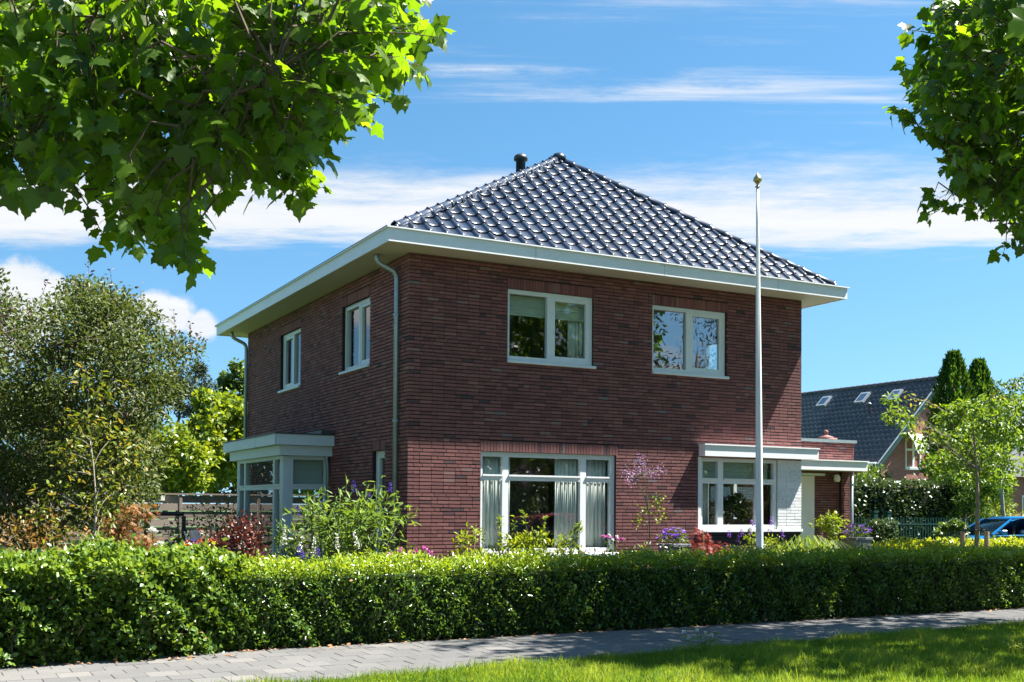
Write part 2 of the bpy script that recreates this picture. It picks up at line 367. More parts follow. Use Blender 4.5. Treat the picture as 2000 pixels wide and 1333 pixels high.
def leaves(name, P, D, Nn, S, tmpl, mat, parent=None, tone=None, wid=None):
    tv, tf = tmpl; n = len(P); k = len(tv)
    D = unit(D); Z = unit(Nn-(Nn*D).sum(1, keepdims=True)*D); X = np.cross(D, Z)
    S = np.broadcast_to(np.asarray(S, float), (n,))[:, None, None]
    Wd = S if wid is None else np.broadcast_to(np.asarray(wid, float), (n,))[:, None, None]
    V = P[:, None, :]+Wd*tv[None, :, 0:1]*X[:, None, :]+S*tv[None, :, 1:2]*D[:, None, :]+S*tv[None, :, 2:3]*Z[:, None, :]
    Fc = tf[None]+(np.arange(n)*k)[:, None, None]
    if tone is None: tone = rng.random(n)
    return npmesh(name, V.reshape(-1, 3), Fc.reshape(-1, 3), np.repeat(np.clip(tone, 0, 1), k), mat, parent, False, 3)
def rdir(n): return unit(rng.normal(size=(n, 3)))
def inpoly(px, py, poly):
    ins = np.zeros(len(px), bool); j = len(poly)-1
    for i in range(len(poly)):
        xi, yi = poly[i]; xj, yj = poly[j]
        c = ((yi > py) != (yj > py)) & (px < (xj-xi)*(py-yi)/(yj-yi+1e-9)+xi); ins ^= c; j = i
    return ins
def clumpleaves(C, R, n, out_center=None, jit=1.0):
    "leaf positions, tip directions and normals round clump centres C with radii R"
    C = np.asarray(C); R = np.broadcast_to(np.asarray(R, float), (len(C),))
    w = R**2; idx = rng.choice(len(C), n, p=w/w.sum())
    o = rdir(n); rad = rng.random(n)**.45
    P = C[idx]+o*(rad*R[idx])[:, None]*np.array([1, 1, .8])
    return P, o, idx
def limbs(mb, base, top, C, r0, tmin=.22):
    "trunk from base to top with a limb to each clump"
    base = np.array(base, float); top = np.array(top, float); h = top-base
    bend = np.array([rng.normal()*.05, rng.normal()*.05, 0])*np.linalg.norm(h)
    pts = [base+h*t+bend*math.sin(math.pi*t) for t in np.linspace(0, 1, 7)]
    rr = [r0*(1.25 if t == 0 else 1)*(1-.75*t) for t in np.linspace(0, 1, 7)]
    mb.tube(pts, rr, 10)
    C = np.asarray(C)
    if len(C) > 30:
        pk = [int(rng.integers(len(C)))]; dm = np.linalg.norm(C-C[pk[0]], axis=1)
        for _ in range(25): k = int(np.argmax(dm)); pk.append(k); dm = np.minimum(dm, np.linalg.norm(C-C[k], axis=1))
        Lm = C[pk]*.8+(base+h*.7)*.2
        for i, c in enumerate(C):
            if i in pk: continue
            j = int(np.argmin(np.linalg.norm(Lm-c, axis=1))); mb.tube([Lm[j], (Lm[j]+c)/2+rng.normal(size=3)*.06, c], [.012, .008, .003], 4, caps=False)
        C = Lm
    for c in C:
        c = np.array(c); hd = np.linalg.norm((c-base)[:2])
        t = np.clip((c[2]-hd*.75-base[2])/max(h[2], .1), tmin, .97)
        s = base+h*t+bend*math.sin(math.pi*t); m = s*.45+c*.55+np.array([rng.normal()*.12, rng.normal()*.12, .18*hd])
        r = max(.006, min(.032, r0*(.42 if tmin < .5 else .3))*(1-.6*t))
        if tmin > .5: m = (s+c)/2+np.array([0, 0, .06*hd])
        q = [s*(1-x)**2+2*m*x*(1-x)+c*x*x for x in np.linspace(0, 1, 6)]
        mb.tube(q, [r*(1-.85*x) for x in np.linspace(0, 1, 6)], 5, caps=False)
    return mb
def ellclumps(cx, cy, cz, rx, ry, rz, n, inner=.35):
    d = rdir(n); k = inner+(1-inner)*rng.random(n)**.5
    return np.array([cx, cy, cz])+d*k[:, None]*np.array([rx, ry, rz])*(.86+.22*rng.random((n, 1)))
def tree(name, label, cat, base, top, C, R, n, size, tmpl, lm, bark='bark', r0=.12, group=None, updir=-.3, upn=.5, tone_off=0., parts=('trunk', 'crown'), tmin=.22):
    root = empty(name, (base[0], base[1], 0), label, cat, group)
    mb = MB(); limbs(mb, base, top, C, r0, tmin); mb.build(parts[0], bark, root, True)
    P, o, idx = clumpleaves(C, R, n)
    D = unit(o*.6+rdir(n)*.9+np.array([0, 0, updir])); Nn = unit(o*.5+rdir(n)*.7+np.array([0, 0, upn]))
    leaves(parts[1], P, D, Nn, size*(.65+.6*rng.random(n)), tmpl, lm, root, rng.random(n)*.8+tone_off+.1*rng.normal(size=n)+.15*rng.random(len(C))[idx])
    return root
def hedge(name, label, x0, x1, y0, y1, z1, n, size, tmpl, lm, group=None, topt=.75, facet=.3, lump=.05, stems=0, z0=.04, cat='hedge', wave=1., taper=0., dead=0):
    root = empty(name, ((x0+x1)/2, (y0+y1)/2, 0), label, cat, group)
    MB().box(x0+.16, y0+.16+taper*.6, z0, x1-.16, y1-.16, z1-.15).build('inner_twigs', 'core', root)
    lx, ly = x1-x0, y1-y0
    areas = np.array([lx*z1, lx*ly, lx*z1*.35, ly*z1, ly*z1]); cnt = (n*areas/areas.sum()).astype(int)
    P = []; Nn = []; tn = []
    for i, c in enumerate(cnt):
        a, b = rng.random(c), rng.random(c)
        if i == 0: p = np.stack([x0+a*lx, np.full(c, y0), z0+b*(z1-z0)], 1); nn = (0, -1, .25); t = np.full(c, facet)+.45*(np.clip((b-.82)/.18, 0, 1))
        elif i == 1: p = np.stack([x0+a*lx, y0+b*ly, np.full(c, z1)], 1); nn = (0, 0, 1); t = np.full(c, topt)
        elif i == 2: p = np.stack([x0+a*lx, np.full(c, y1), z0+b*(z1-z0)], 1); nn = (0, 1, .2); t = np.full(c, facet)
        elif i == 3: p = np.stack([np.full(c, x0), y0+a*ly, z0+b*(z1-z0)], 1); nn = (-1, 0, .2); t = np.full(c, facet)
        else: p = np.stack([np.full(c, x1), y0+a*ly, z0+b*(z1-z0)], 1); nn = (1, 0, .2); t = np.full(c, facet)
        nn = np.broadcast_to(np.array(nn, float), (c, 3))
        w = (np.sin(p[:, 0]*3.1*wave+p[:, 2]*2.3)+np.sin(p[:, 0]*7.3*wave-p[:, 2]*5.1+1.3)+np.sin(p[:, 1]*5+p[:, 0]*11.7*wave+p[:, 2]*9.+.4)+np.sin(p[:, 0]*23*wave+p[:, 2]*19.+p[:, 1]*17))*.3
        off = w*lump-rng.random(c)**1.6*.13+.03*rng.normal(size=c)+.09*rng.random(c)**2*(rng.random(c) < .3)
        if i == 0: off = off-.06*np.clip((.35-b)/.35, 0, 1)
        P.append(p+nn*off[:, None]); Nn.append(nn); tn.append(t+.16*rng.normal(size=c)+w*.05)
    P = np.concatenate(P); Nn = np.concatenate(Nn); tn = np.concatenate(tn); c = len(P)
    if taper: tt = np.clip((P[:, 0]-(x1-1.3))/1.3, 0, 1)**1.3; P[:, 1] += taper*tt*(P[:, 1] < (y0+y1)/2)
    D = unit(Nn*.55+rdir(c)*.9+np.array([0, 0, .35])); NN = unit(Nn*.35+rdir(c)*.75+np.array([.3, -.12, .75]))
    leaves('foliage', P, D, NN, size*(.6+.7*rng.random(c)), tmpl, lm, root, tn)
    if dead: q = rng.choice(c, dead); leaves('withered_leaves', P[q]+Nn[q]*.02, D[q]+np.array([0, 0, -.8]), NN[q], size*.9, T_WIDE, 'dryleaf', root)
    if stems:
        for k in range(stems):
            if taper and x0+.1+(lx-.2)*(k+.6)/stems > x1-1.7: continue
            x = x0+.1+(lx-.2)*(k+rng.random()*.6)/stems; y = y0+.1+rng.random()*.08
            MB().tube([(x, y, 0), (x+rng.normal()*.03, y-.01, .25), (x+rng.normal()*.06, y+.03, .6)], [.016, .013, .008], 5).build('stem', 'bark', root)
    return root
def shrub(name, label, cat, x, y, h, w, n, size, tmpl, lm, z0=.05, group=None, stems=7, stalk='stalk', upd=.2, spread=1., nclump=26, crad=.3, flowers=(), conic=0., tone_off=0.):
    root = empty(name, (x, y, 0), label, cat, group)
    C = ellclumps(x, y, z0+(h-z0)*.52, w*.42, w*.42, (h-z0)*.46, nclump, .3)
    mb = MB()
    for k in range(stems):
        c = C[k % len(C)]; b = (x+rng.normal()*w*.06, y+rng.normal()*w*.06, 0)
        mb.tube([b, ((b[0]*.6+c[0]*.4), (b[1]*.6+c[1]*.4), c[2]*.5), tuple(c)], [.012, .009, .004], 5)
    mb.build('stems', stalk, root, True)
    P, o, idx = clumpleaves(C, w*crad*.6, n); P[:, 2] = np.maximum(P[:, 2], .03)
    D = unit(o*.7+rdir(n)*.7+np.array([0, 0, upd])); Nn = unit(o*.4+rdir(n)*.6+np.array([0, 0, .6]))
    leaves('foliage', P, D, Nn, size*(.6+.6*rng.random(n)), tmpl, lm, root, .15+.6*rng.random(n)+.2*rng.random(len(C))[idx]+tone_off)
    for (fm, cnt, fs, where) in flowers:
        for k in range(cnt):
            if where == 'top': a = rng.random()*6.28; rr = math.sqrt(rng.random())*w*.42; c = np.array([x+rr*math.cos(a), y+rr*math.sin(a), h*(.9+.12*rng.random())])
            else: c = np.array([x, y, z0+(h-z0)*.52])+rdir(1)[0]*np.array([w*.45, w*.45, (h-z0)*.47])
            m = 14; o2 = rdir(m); leaves('flower', c+o2*fs*.35*rng.random((m, 1)), o2+np.array([0, 0, .2]), rdir(m)+np.array([0, 0, 1]), fs*.5, T_WIDE, fm, root)
    return root
def spikes(root, pts, lm, length, rad, n=46, name='flower_spike'):
    for p in pts:
        p = np.array(p); t = rng.random(n); a = rng.random(n)*6.283; lean = rng.normal(size=3)*.12; ax = unit(np.array([lean[0], lean[1], 1.]))
        r = rad*(1-t*.85); P = p+ax*(t*length)[:, None]+np.stack([np.cos(a)*r, np.sin(a)*r, 0*a], 1)
        leaves(name, P, np.stack([np.cos(a), np.sin(a), .5+0*a], 1), rdir(n)+np.array([0, 0, .6]), rad*1.1, T_WIDE, lm, root)
# ------------------------------------------------------------------ ground, path, verge, road
def sheet(name, x0, x1, y0, y1, z, mat, sub=1):
    o = MB().quad((x0, y0, z), (x1, y0, z), (x1, y1, z), (x0, y1, z)).build(name, mat); tag(o, kind='structure'); return o
sheet('ground', -900, 900, -900, 900, -.03, 'lawn')
sheet('garden_soil', -12, 16, -5.02, 0.2, -.005, 'soil')
sheet('garden_lawn', -16, -.02, .204, 9.9, -.012, 'lawn')
VE = lambda x: -7.2+.071*np.clip(x, -12, 12)
xs = np.linspace(-60, 60, 121); vm = MB()
for a, b in zip(xs, xs[1:]):
    ya, yb = VE(a)-.03, VE(b)-.03; vm.quad((a, -10.4, .03), (b, -10.4, .03), (b, yb, .045), (a, ya, .045)); vm.quad((a, ya, .045), (b, yb, .045), (b, yb+.02, .0), (a, ya+.02, .0))
tag(vm.build('verge', 'lawn'), kind='structure')
kb = MB().box(-60, -10.55, -.1, 60, -10.4, .03).build('kerb', 'kerb', bevel=.015); tag(kb, kind='structure')
sheet('road', -60, 60, -15.8, -10.55, -.022, 'asphalt')
sheet('pavement', -60, 60, -18.6, -15.8, -.016, 'kerb')

path = MB().box(-60, -8.2, -.12, 60, -4.97, .004).build('path', 'sand'); tag(path, kind='structure')
def slabs():
    var = []
    for k in range(8):
        mb = MB(); mb.box(-.149, -.149, 0, .149, .149, .03, tone=[.1, .3, .42, .5, .55, .65, .8, 1.][k]); o = mb.build('paving_slab', 'slab', None, bevel=.004); var.append(o.data); bpy.data.objects.remove(o)
    rest = MB(); cand = []
    r = random.Random(3)
    for j in range(11):
        y = -8.0+j*.2925
        for i in range(-100, 110):
            x = i*.302+(.15 if j % 2 else 0)
            if not -30 < x < 30: continue
            k = min(7, int(r.choice([0, 1, 1, 2, 2, 2, 3, 3, 3, 4, 4, 5, 5, 6, 7, 6]))); z = .004+r.uniform(-.003, .003)
            u, v, d = uvd((x, y, .03)); vis = -60 < u < 2060 and d > 1
            cand.append((0 if vis else 1, d, x, y, z, k, r.uniform(-.012, .012)))
    cand.sort()
    for n, (a, d, x, y, z, k, rz) in enumerate(cand):
        if n < 300 and not a:
            o = bpy.data.objects.new('paving_slab', var[k]); COL.objects.link(o); o.parent = path; o.location = (x, y, z); o.rotation_euler = (r.uniform(-.006, .006), r.uniform(-.006, .006), rz)
        else: rest.box(x-.149, y-.1445, z, x+.149, y+.1445, z+.03, tone=[.1, .3, .42, .5, .55, .65, .8, 1.][k])
    o = rest.build('further_paving', 'slab', path); tag(o, kind='stuff')
slabs()

# ------------------------------------------------------------------ the house
HW, HD, ZS, ZT, OV, CC = 8.656, 10.27, 5.905, 6.128, .628, .038
house = empty('brick_house', (0, 0, 0), 'detached two-storey dark red brick house with glazed hipped tile roof', 'house')
FR = lambda u, n, z: (u, -n, z)          # front wall: u to the right, n outward
LF = lambda u, n, z: (-n, u, z)          # left wall
WZ0, WZ1 = 4.231, 5.4845
win_f = [(1.874, 3.637, WZ0, WZ1), (4.957, 6.710, WZ0, WZ1), (1.368, 4.153, .83, 2.612), (6.11, 8.03, 1.25, 2.64)]
win_l = [(1.834, 3.334, WZ0, WZ1), (5.959, 7.446, WZ0, WZ1), (1.05, 1.62, .5, 2.63), (4.0, 7.4, .35, 2.62)]
def shell(name, xf, width, z0, z1, opens, thick, mat, parent, inset=.015, u_0=.015):
    us = sorted({u_0, width, *[o[0] for o in opens], *[o[1] for o in opens]}); zs = sorted({z0, z1, *[o[2] for o in opens], *[o[3] for o in opens]})
    mb = MB(xf)
    for a, b in zip(us, us[1:]):
        for c, d in zip(zs, zs[1:]):
            m = ((a+b)/2, (c+d)/2)
            if any(o[0] < m[0] < o[1] and o[2] < m[1] < o[3] for o in opens): continue
            mb.box(a, -thick, c, b, -inset, d)
    return mb.build(name, mat, parent)
COURSE = .0625
def courses(width, z0, z1, opens, rnd, start=0.0, h=COURSE, joint=.011):
    "list of bricks (u0,u1,z0,z1) laid in wild bond round the openings"
    out = []; k = 0; z = z0
    while z < z1-.02:
        zb = min(z+h, z1)
        cuts = sorted({z, zb, *[e for o in opens for e in (o[2], o[3]) if z+.016 < e < zb-.016]})
        L_ = []; u = start[k % 2] if isinstance(start, tuple) else start
        u2 = u
        first = True
        while u2 < width-.02:
            l = .221 if rnd.random() > .14 else .111
            if first and k % 2: l = .111+(.055 if rnd.random() < .3 else 0); first = False
            first = False
            e = min(u2+l, width)
            if width-e < .05: e = width
            L_.append((u2, e)); u2 = e
        for za, zc in zip(cuts, cuts[1:]):
            bl = [(o[0], o[1]) for o in opens if o[2] < (za+zc)/2 < o[3]]
            for a, b in L_:
                segs = [(a, b)]
                for (p, q) in bl:
                    ns = []
                    for (s, e) in segs:
                        if q <= s or p >= e: ns.append((s, e)); continue
                        if s < p: ns.append((s, p))
                        if e > q: ns.append((q, e))
                    segs = ns
                for s, e in segs:
                    if e-s > .035: out.append((s+joint*.4, e-joint*.4, za+(joint*.76 if za == z else 0), zc-(joint*.76 if zc == zb else 0), k))
        z += h; k += 1
    return out
UB = []
def unit_bricks():
    r = random.Random(5)
    for k in range(14):
        mb = MB(); mb.box(-.5, -.5, -.5, .5, .5, .5, tone=(k+.5)/14)
        mb.v = [(x+r.uniform(-.012, .012), y, z+r.uniform(-.05, .05)) for x, y, z in mb.v]
        o = mb.build('brick', 'brick', None); UB.append(o.data); bpy.data.objects.remove(o)
unit_bricks()
def tone_pick(r): 
    x = r.random()
    return min(.999, max(0, r.gauss(.5, .15) if x > .045 else r.choice([.03, .08, .97, .99, .12])))
def lay(bricks, xf, parent, rnd, singles=None, name='brickwork', mat='brick', depth=.05):
    "bricks: (u0,u1,z0,z1); the chosen ones as objects of their own, the others joined"
    V = []; tone = []; cnt = 0
    for i, b in enumerate(bricks):
        u0, u1, z0, z1 = b[:4]; pr = rnd.uniform(-.0012, .0016); t = tone_pick(rnd)
        if singles is not None and i in singles:
            o = bpy.data.objects.new('brick', UB[int(t*14)]); COL.objects.link(o); place(o, parent)
            c = xf((u0+u1)/2, pr-depth/2, (z0+z1)/2); o.location = c
            s = xf(u1-u0, 0, 0); o.scale = (u1-u0, depth, z1-z0)
            if abs(s[1]) > abs(s[0]): o.rotation_euler = (0, 0, math.pi/2)
            continue
        j = lambda: rnd.uniform(-.0022, .0022)
        for (u, n, z) in ((u0, -depth, z0), (u1, -depth, z0), (u1, pr, z0+j()), (u0, pr, z0+j()), (u0, -depth, z1), (u1, -depth, z1), (u1, pr, z1+j()), (u0, pr, z1+j())): V.append(xf(u, n, z))
        tone += [t]*8; cnt += 1
    if cnt:
        q = np.array([(0, 1, 2, 3), (4, 7, 6, 5), (3, 2, 6, 7), (1, 5, 6, 2), (0, 3, 7, 4)])
        Fq = (q[None]+(np.arange(cnt)*8)[:, None, None]).reshape(-1, 4)
        o = npmesh(name, np.array(V), Fq, tone, mat, parent); o.data.shade_flat(); tag(o, kind='stuff'); return o
rb = random.Random(11)
SOLD = .19
def soldiers(o, ext=.045):
    "upright brick course over an opening"
    a, b, z = o[0]-.01, o[1]+ext, o[3]; n = round((b-a)/.0625); w = (b-a)/n
    return [(a+i*w+.005, a+(i+1)*w-.005, z+.004, z+SOLD-.008) for i in range(n)], (a, b, z-.001, z+SOLD)
wall_f = shell('front_wall', FR, HW, 0, ZS, win_f, .28, 'mortar', house)
wall_l = shell('side_wall', LF, HD, 0, ZS, win_l, .28, 'mortar', house, u_0=.282)
fo = list(win_f); so_f = []
for i, w in enumerate(win_f[:3]):
    s, blk = soldiers(w); so_f += s; fo.append(blk)
panel = (8.03, HW, 1.25, 2.64); plinth = (6.06, HW, 0, 1.19)
fo += [panel, (6.04, 6.11, 1.19, 2.64), plinth, (6.04, HW, 1.19, 1.25)]
bf = courses(HW, .0, ZS, fo, rb, (.215, .103))
corner = []
k = 0; z = 0.
while z < ZS-.02:
    corner.append((z+.0084, z+COURSE-.0084, k)); z += COURSE; k += 1
lo = list(win_l); so_l = []
for w in (win_l[0], win_l[1], win_l[2]):
    s, blk = soldiers(w, .01); so_l += s; lo.append(blk)
bl = courses(HD, .0, ZS, lo, rb, (.103, .215))
# the three hundred bricks that show largest: near the corner and over the big window
allf = bf+so_f
sc = []
for i, b in enumerate(allf):
    c = ((b[0]+b[1])/2, 0, (b[2]+b[3])/2); u, v, d = uvd(c)
    sc.append((d*(1 if b[2] > 1.05 and b[3] < 4.2 else 9), i))
sing = {i for _, i in sorted(sc)[:235]}
lay(allf, FR, wall_f, rb, sing)
lay(bl+so_l, LF, wall_l, rb)
def corner_bricks():
    for n, (a, b, k) in enumerate(corner):
        lx, ly = (.21, .098) if k % 2 == 0 else (.098, .21)
        if 1.05 < a < 5.2 and n >= 0 and n % 1 == 0 and (a < 5.11):
            o = bpy.data.objects.new('brick', UB[int(tone_pick(rb)*14)]); COL.objects.link(o); place(o, wall_f)
            o.location = (lx/2, ly/2, (a+b)/2); o.scale = (lx, ly, b-a)
    mb = MB()
    for a, b, k in corner:
        if not (1.05 < a < 5.11):
            lx, ly = (.21, .098) if k % 2 == 0 else (.098, .21); mb.box(0, 0, a, lx, ly, b, tone=tone_pick(rb))
    o = mb.build('corner_brickwork', 'brick', wall_f); tag(o, kind='stuff')
corner_bricks()
# right and rear walls, floors and rooms
mb = MB(); mb.box(HW-.28, .28, 0, HW-.004, 1.0, ZS); mb.box(HW-.28, 3.0, 0, HW-.004, HD-.28, ZS); mb.box(HW-.28, 1.0, 0, HW-.004, 3.0, .9); mb.box(HW-.28, 1.0, 2.4, HW-.004, 3.0, 4.1); mb.box(HW-.28, 1.0, 5.4, HW-.004, 3.0, ZS); mb.box(3.3, HD-.28, 0, HW-.02, HD, ZS); mb.box(.02, HD-.28, 0, .5, HD, ZS); mb.box(.5, HD-.28, 2.4, 3.3, HD, ZS); mb.box(.5, HD-.28, 0, 3.3, HD, .3); mb.build('rear_wall', 'terracotta', house)
mb = MB(); mb.box(.29, .29, -.02, HW-.29, HD-.29, .12); mb.box(.285, .285, 2.85, HW-.285, HD-.285, 3.1); mb.build('floors', 'roomfloor', house)
mb = MB()
mb.box(2.6, 4.3, .13, 5.2, 4.4, 2.84); mb.box(5.2, .4, .13, 5.3, 3.2, 2.84); mb.box(.29, 3.9, 3.11, HW-.3, 4.0, 5.88); mb.box(4.2, .35, 3.11, 4.3, 3.9, 5.88)
mb.box(HW-.32, 3.1, .13, HW-.29, HD-.3, 5.88); mb.box(3.3, 9.9, .13, HW-.3, 9.95, 5.88)
mb.box(.29, .29, 2.82, HW-.29, HD-.29, 2.845); mb.box(.29, .29, 5.86, HW-.29, HD-.29, 5.89)
mb.build('room_walls', 'room', house)

def window(xf, rect, mull, trans, parent, rec=.07, fw=.075, name='window', sash=(), glass='glass', sill=True, sillr=.05, mat='paint', depth=.09, mw=.11, tw=.075):
    "frame with mullions (u positions) and transom heights; panes and sill are its parts"
    u0, u1, z0, z1 = rect; n0, n1 = -rec-depth, -rec
    f = MB(xf)
    f.box(u0, n0, z1-fw, u1, n1, z1); f.box(u0, n0, z0, u1, n1, z0+fw); f.box(u0, n0, z0+fw, u0+fw*.7, n1, z1-fw); f.box(u1-fw, n0, z0+fw, u1, n1, z1-fw)
    xs = [u0+fw*.7]
    for m in mull: f.box(m-mw/2, n0, z0+fw, m+mw/2, n1-.004, z1-fw); xs += [m-mw/2, m+mw/2]
    xs.append(u1-fw)
    zz = [z0+fw]
    cols = list(zip(xs[::2], xs[1::2]))
    for t in trans:
        for a, b in cols: f.box(a, n0, t-tw/2, b, n1-.008, t+tw/2); f.box(a, n1-.008, t+tw/2-.002, b, n1+.018, t+tw/2+.028)
        zz += [t-tw/2, t+tw/2]
    zz.append(z1-fw); rows = list(zip(zz[::2], zz[1::2]))
    fo = f.build(name, mat, parent)
    for i, (a, b) in enumerate(cols):
        for j, (c, d) in enumerate(rows):
            ins = 0
            if (i, j) in sash:
                s = MB(xf); w = .055; nf = n1-.012
                s.box(a, n0+.02, c, b, nf, c+w); s.box(a, n0+.02, d-w, b, nf, d); s.box(a, n0+.02, c+w, a+w, nf, d-w); s.box(b-w, n0+.02, c+w, b, nf, d-w)
                s.build('sash', mat, fo); ins = w
            p = MB(xf); nn = n0+.035; p.quad((a+ins, nn, c+ins), (b-ins, nn, c+ins), (b-ins, nn, d-ins), (a+ins, nn, d-ins)); p.build('pane', glass, fo)
    if sill:
        s = MB(xf); s.box(u0-.01, -.2, z0-.055, u1+sillr, .045, z0-.003); s.build('sill', 'paint_side', fo, bevel=.008)
    return fo
window(lambda u, n, z: (u, HD+n, z), (.5, 3.3, .3, 2.4), [1.9], [], house, rec=.1, name='rear_window', sill=False)
for z0_, z1_ in ((.9, 2.4), (4.1, 5.4)): window(lambda u, n, z: (HW+n, u, z), (1.0, 3.0, z0_, z1_), [2.0], [], house, rec=.06, name='window')  # unseen right-hand windows, added to let sun light the rooms
w = window(FR, win_f[0], [2.75], [], house, rec=.045, sash=[(1, 0)], glass='glass')
w = window(FR, win_f[1], [5.83], [], house, rec=.045, sash=[(1, 0)], glass='glass_up')
w = window(FR, win_f[2], [1.88, 3.48], [2.15], house, rec=.06, fw=.085, mw=.12)
w = window(FR, win_f[3], [6.61, 7.56], [2.17], house, rec=.03, fw=.08, mw=.13, sill=False)
w = window(LF, win_l[0], [2.55], [], house, rec=.07, sash=[(0, 0)], mw=.09)
w = window(LF, win_l[1], [6.7], [], house, rec=.07, sash=[(1, 0)], mw=.09)
w = window(LF, win_l[2], [], [], house, rec=.07, fw=.07, sill=False, sash=[(0, 0)])

# white painted brick panel, sill band and dark plinth beside the right window
panel_o = MB(FR).box(8.03, -.27, 1.25, HW-.01, -.014, 2.64).build('painted_panel', 'paint', house)
UW = []
for k in range(4):
    mbb = MB(); mbb.box(-.5, -.5, -.5, .5, .5, .5, tone=k/3); mbb.v = [(x+rb.uniform(-.012, .012), y, z+rb.uniform(-.05, .05)) for x, y, z in mbb.v]
    o = mbb.build('painted_brick', 'white_brick', None); UW.append(o.data); bpy.data.objects.remove(o)
for (a, b, c, d, k) in courses(HW, 1.25, 2.64, [(0, 8.035, 0, 9)], rb, (8.035, 7.93), joint=.008):
    if b < 8.06: continue
    o = bpy.data.objects.new('painted_brick', UW[rb.randrange(4)]); COL.objects.link(o); place(o, panel_o)
    o.location = (((a+b)/2, .025-rb.uniform(0, .004), (c+d)/2)); o.scale = (b-a, .05, d-c)
MB(FR).box(6.04, -.2, 1.19, 6.11, .003, 2.64).box(6.04, -.2, 1.193, HW, .05, 1.247).build('sill_band', 'paint', house)
pb = MB(FR).box(6.06, -.25, 0, HW-.01, -.012, 1.19).build('plinth', 'mortar', house)
lay(courses(HW, 0, 1.19, [(0, 6.06, 0, 9)], rb, (6.06, 5.95)), FR, pb, rb, None, 'plinth_brickwork', 'slate_brick', .04)
def canopy(name, x0, x1, y0, y1, z0, z1, mat='paint', cap=.03):
    o = MB().box(x0, y0, z0, x1, y1, z1-.012).build(name, mat, house)
    MB().box(x0-cap, y0-cap, z1-.012, x1+cap, y1, z1+.012).build('cap', 'paint', o); return o
canopy('window_canopy', 6.05, 8.93, -.2, -.002, 2.655, 2.875, cap=.022)

# eaves: soffit, fascia boards with drip cap
sf = MB().box(-OV+.02, -OV+.02, ZS, HW+OV-.02, HD+OV-.02, ZS+.03).build('soffit', 'soffit', house)
def fascia(x0, y0, x1, y1, nm):
    o = MB().box(x0, y0, ZS-.012, x1, y1, ZT-.02).build('fascia', 'paint', house); return o
fa = fascia(-OV, -OV, HW+OV, -OV+.025, 0); fascia(-OV, HD+OV-.025, HW+OV, HD+OV, 0)
fascia(-OV, -OV+.026, -OV+.025, HD+OV-.026, 0); fascia(HW+OV-.025, -OV+.026, HW+OV, HD+OV-.026, 0)
for k in range(1, 4):
    x = -OV+k*2.7; MB().box(x-.003, -OV-.0025, ZS-.01, x+.003, -OV-.0005, ZT-.03).build('board_joint', 'zinc', fa)
c0, c1 = OV+CC, OV-.12
cp = MB(); cp.box(-c0, -c0, ZT-.02, HW+c0, -c1, ZT); cp.box(-c0, HD+c1, ZT-.02, HW+c0, HD+c0, ZT); cp.box(-c0, -c1, ZT-.02, -c1, HD+c1, ZT); cp.box(HW+c1, -c1, ZT-.02, HW+c0, HD+c1, ZT)
cp.build('eaves_cap', 'paint', house)
mb = MB(); mb.box(-c0-.004, -c0+.03, ZT+.001, -c0+.05, HD+c0, ZT+.012); mb.build('cap_edge', 'cap_dark', house)

# roof: three slopes of plain tiling and the front slope tile by tile
A = np.array([4.33, 2.48, 8.80]); A2 = np.array([4.33, 7.79, 8.80]); ZE = 6.13; RO = .5
CL, CR = np.array([-RO, -RO, ZE]), np.array([HW+RO, -RO, ZE]); BL_, BR_ = np.array([-RO, HD+RO, ZE]), np.array([HW+RO, HD+RO, ZE])
dn = np.array([0, 0, -.06])
roof = MB().add([tuple(p+dn) for p in (CL, CR, BR_, BL_, A, A2)], [(0, 1, 4), (1, 2, 5, 4), (2, 3, 5), (3, 0, 4, 5), (0, 3, 2, 1)]).build('roof', 'roof_under', house)
TW, TG, TL = .297, .292, .35
PROF = [(-.012, .012), (.008, .042), (.035, .062), (.065, .055), (.095, .024), (.125, .008), (.19, .002), (.25, .005), (.29, .02)]
ROWS = [(.002, -.024, .0), (-.0, -.004, 1.), (.004, 0., 1.), (.05, .0, 1.), (TL, -.03, 1.)]
def tile_mesh(tone):
    vs = []; fs = []
    for (y, dz, k) in ROWS:
        for (x, z) in PROF: vs.append((x, y, (z*k if k else z-.022)+dz*(1 if k else 0)+.02))
    n = len(PROF)
    for j in range(len(ROWS)-1):
        for i in range(n-1): fs.append((j*n+i, j*n+i+1, (j+1)*n+i+1, (j+1)*n+i))
    return vs, fs
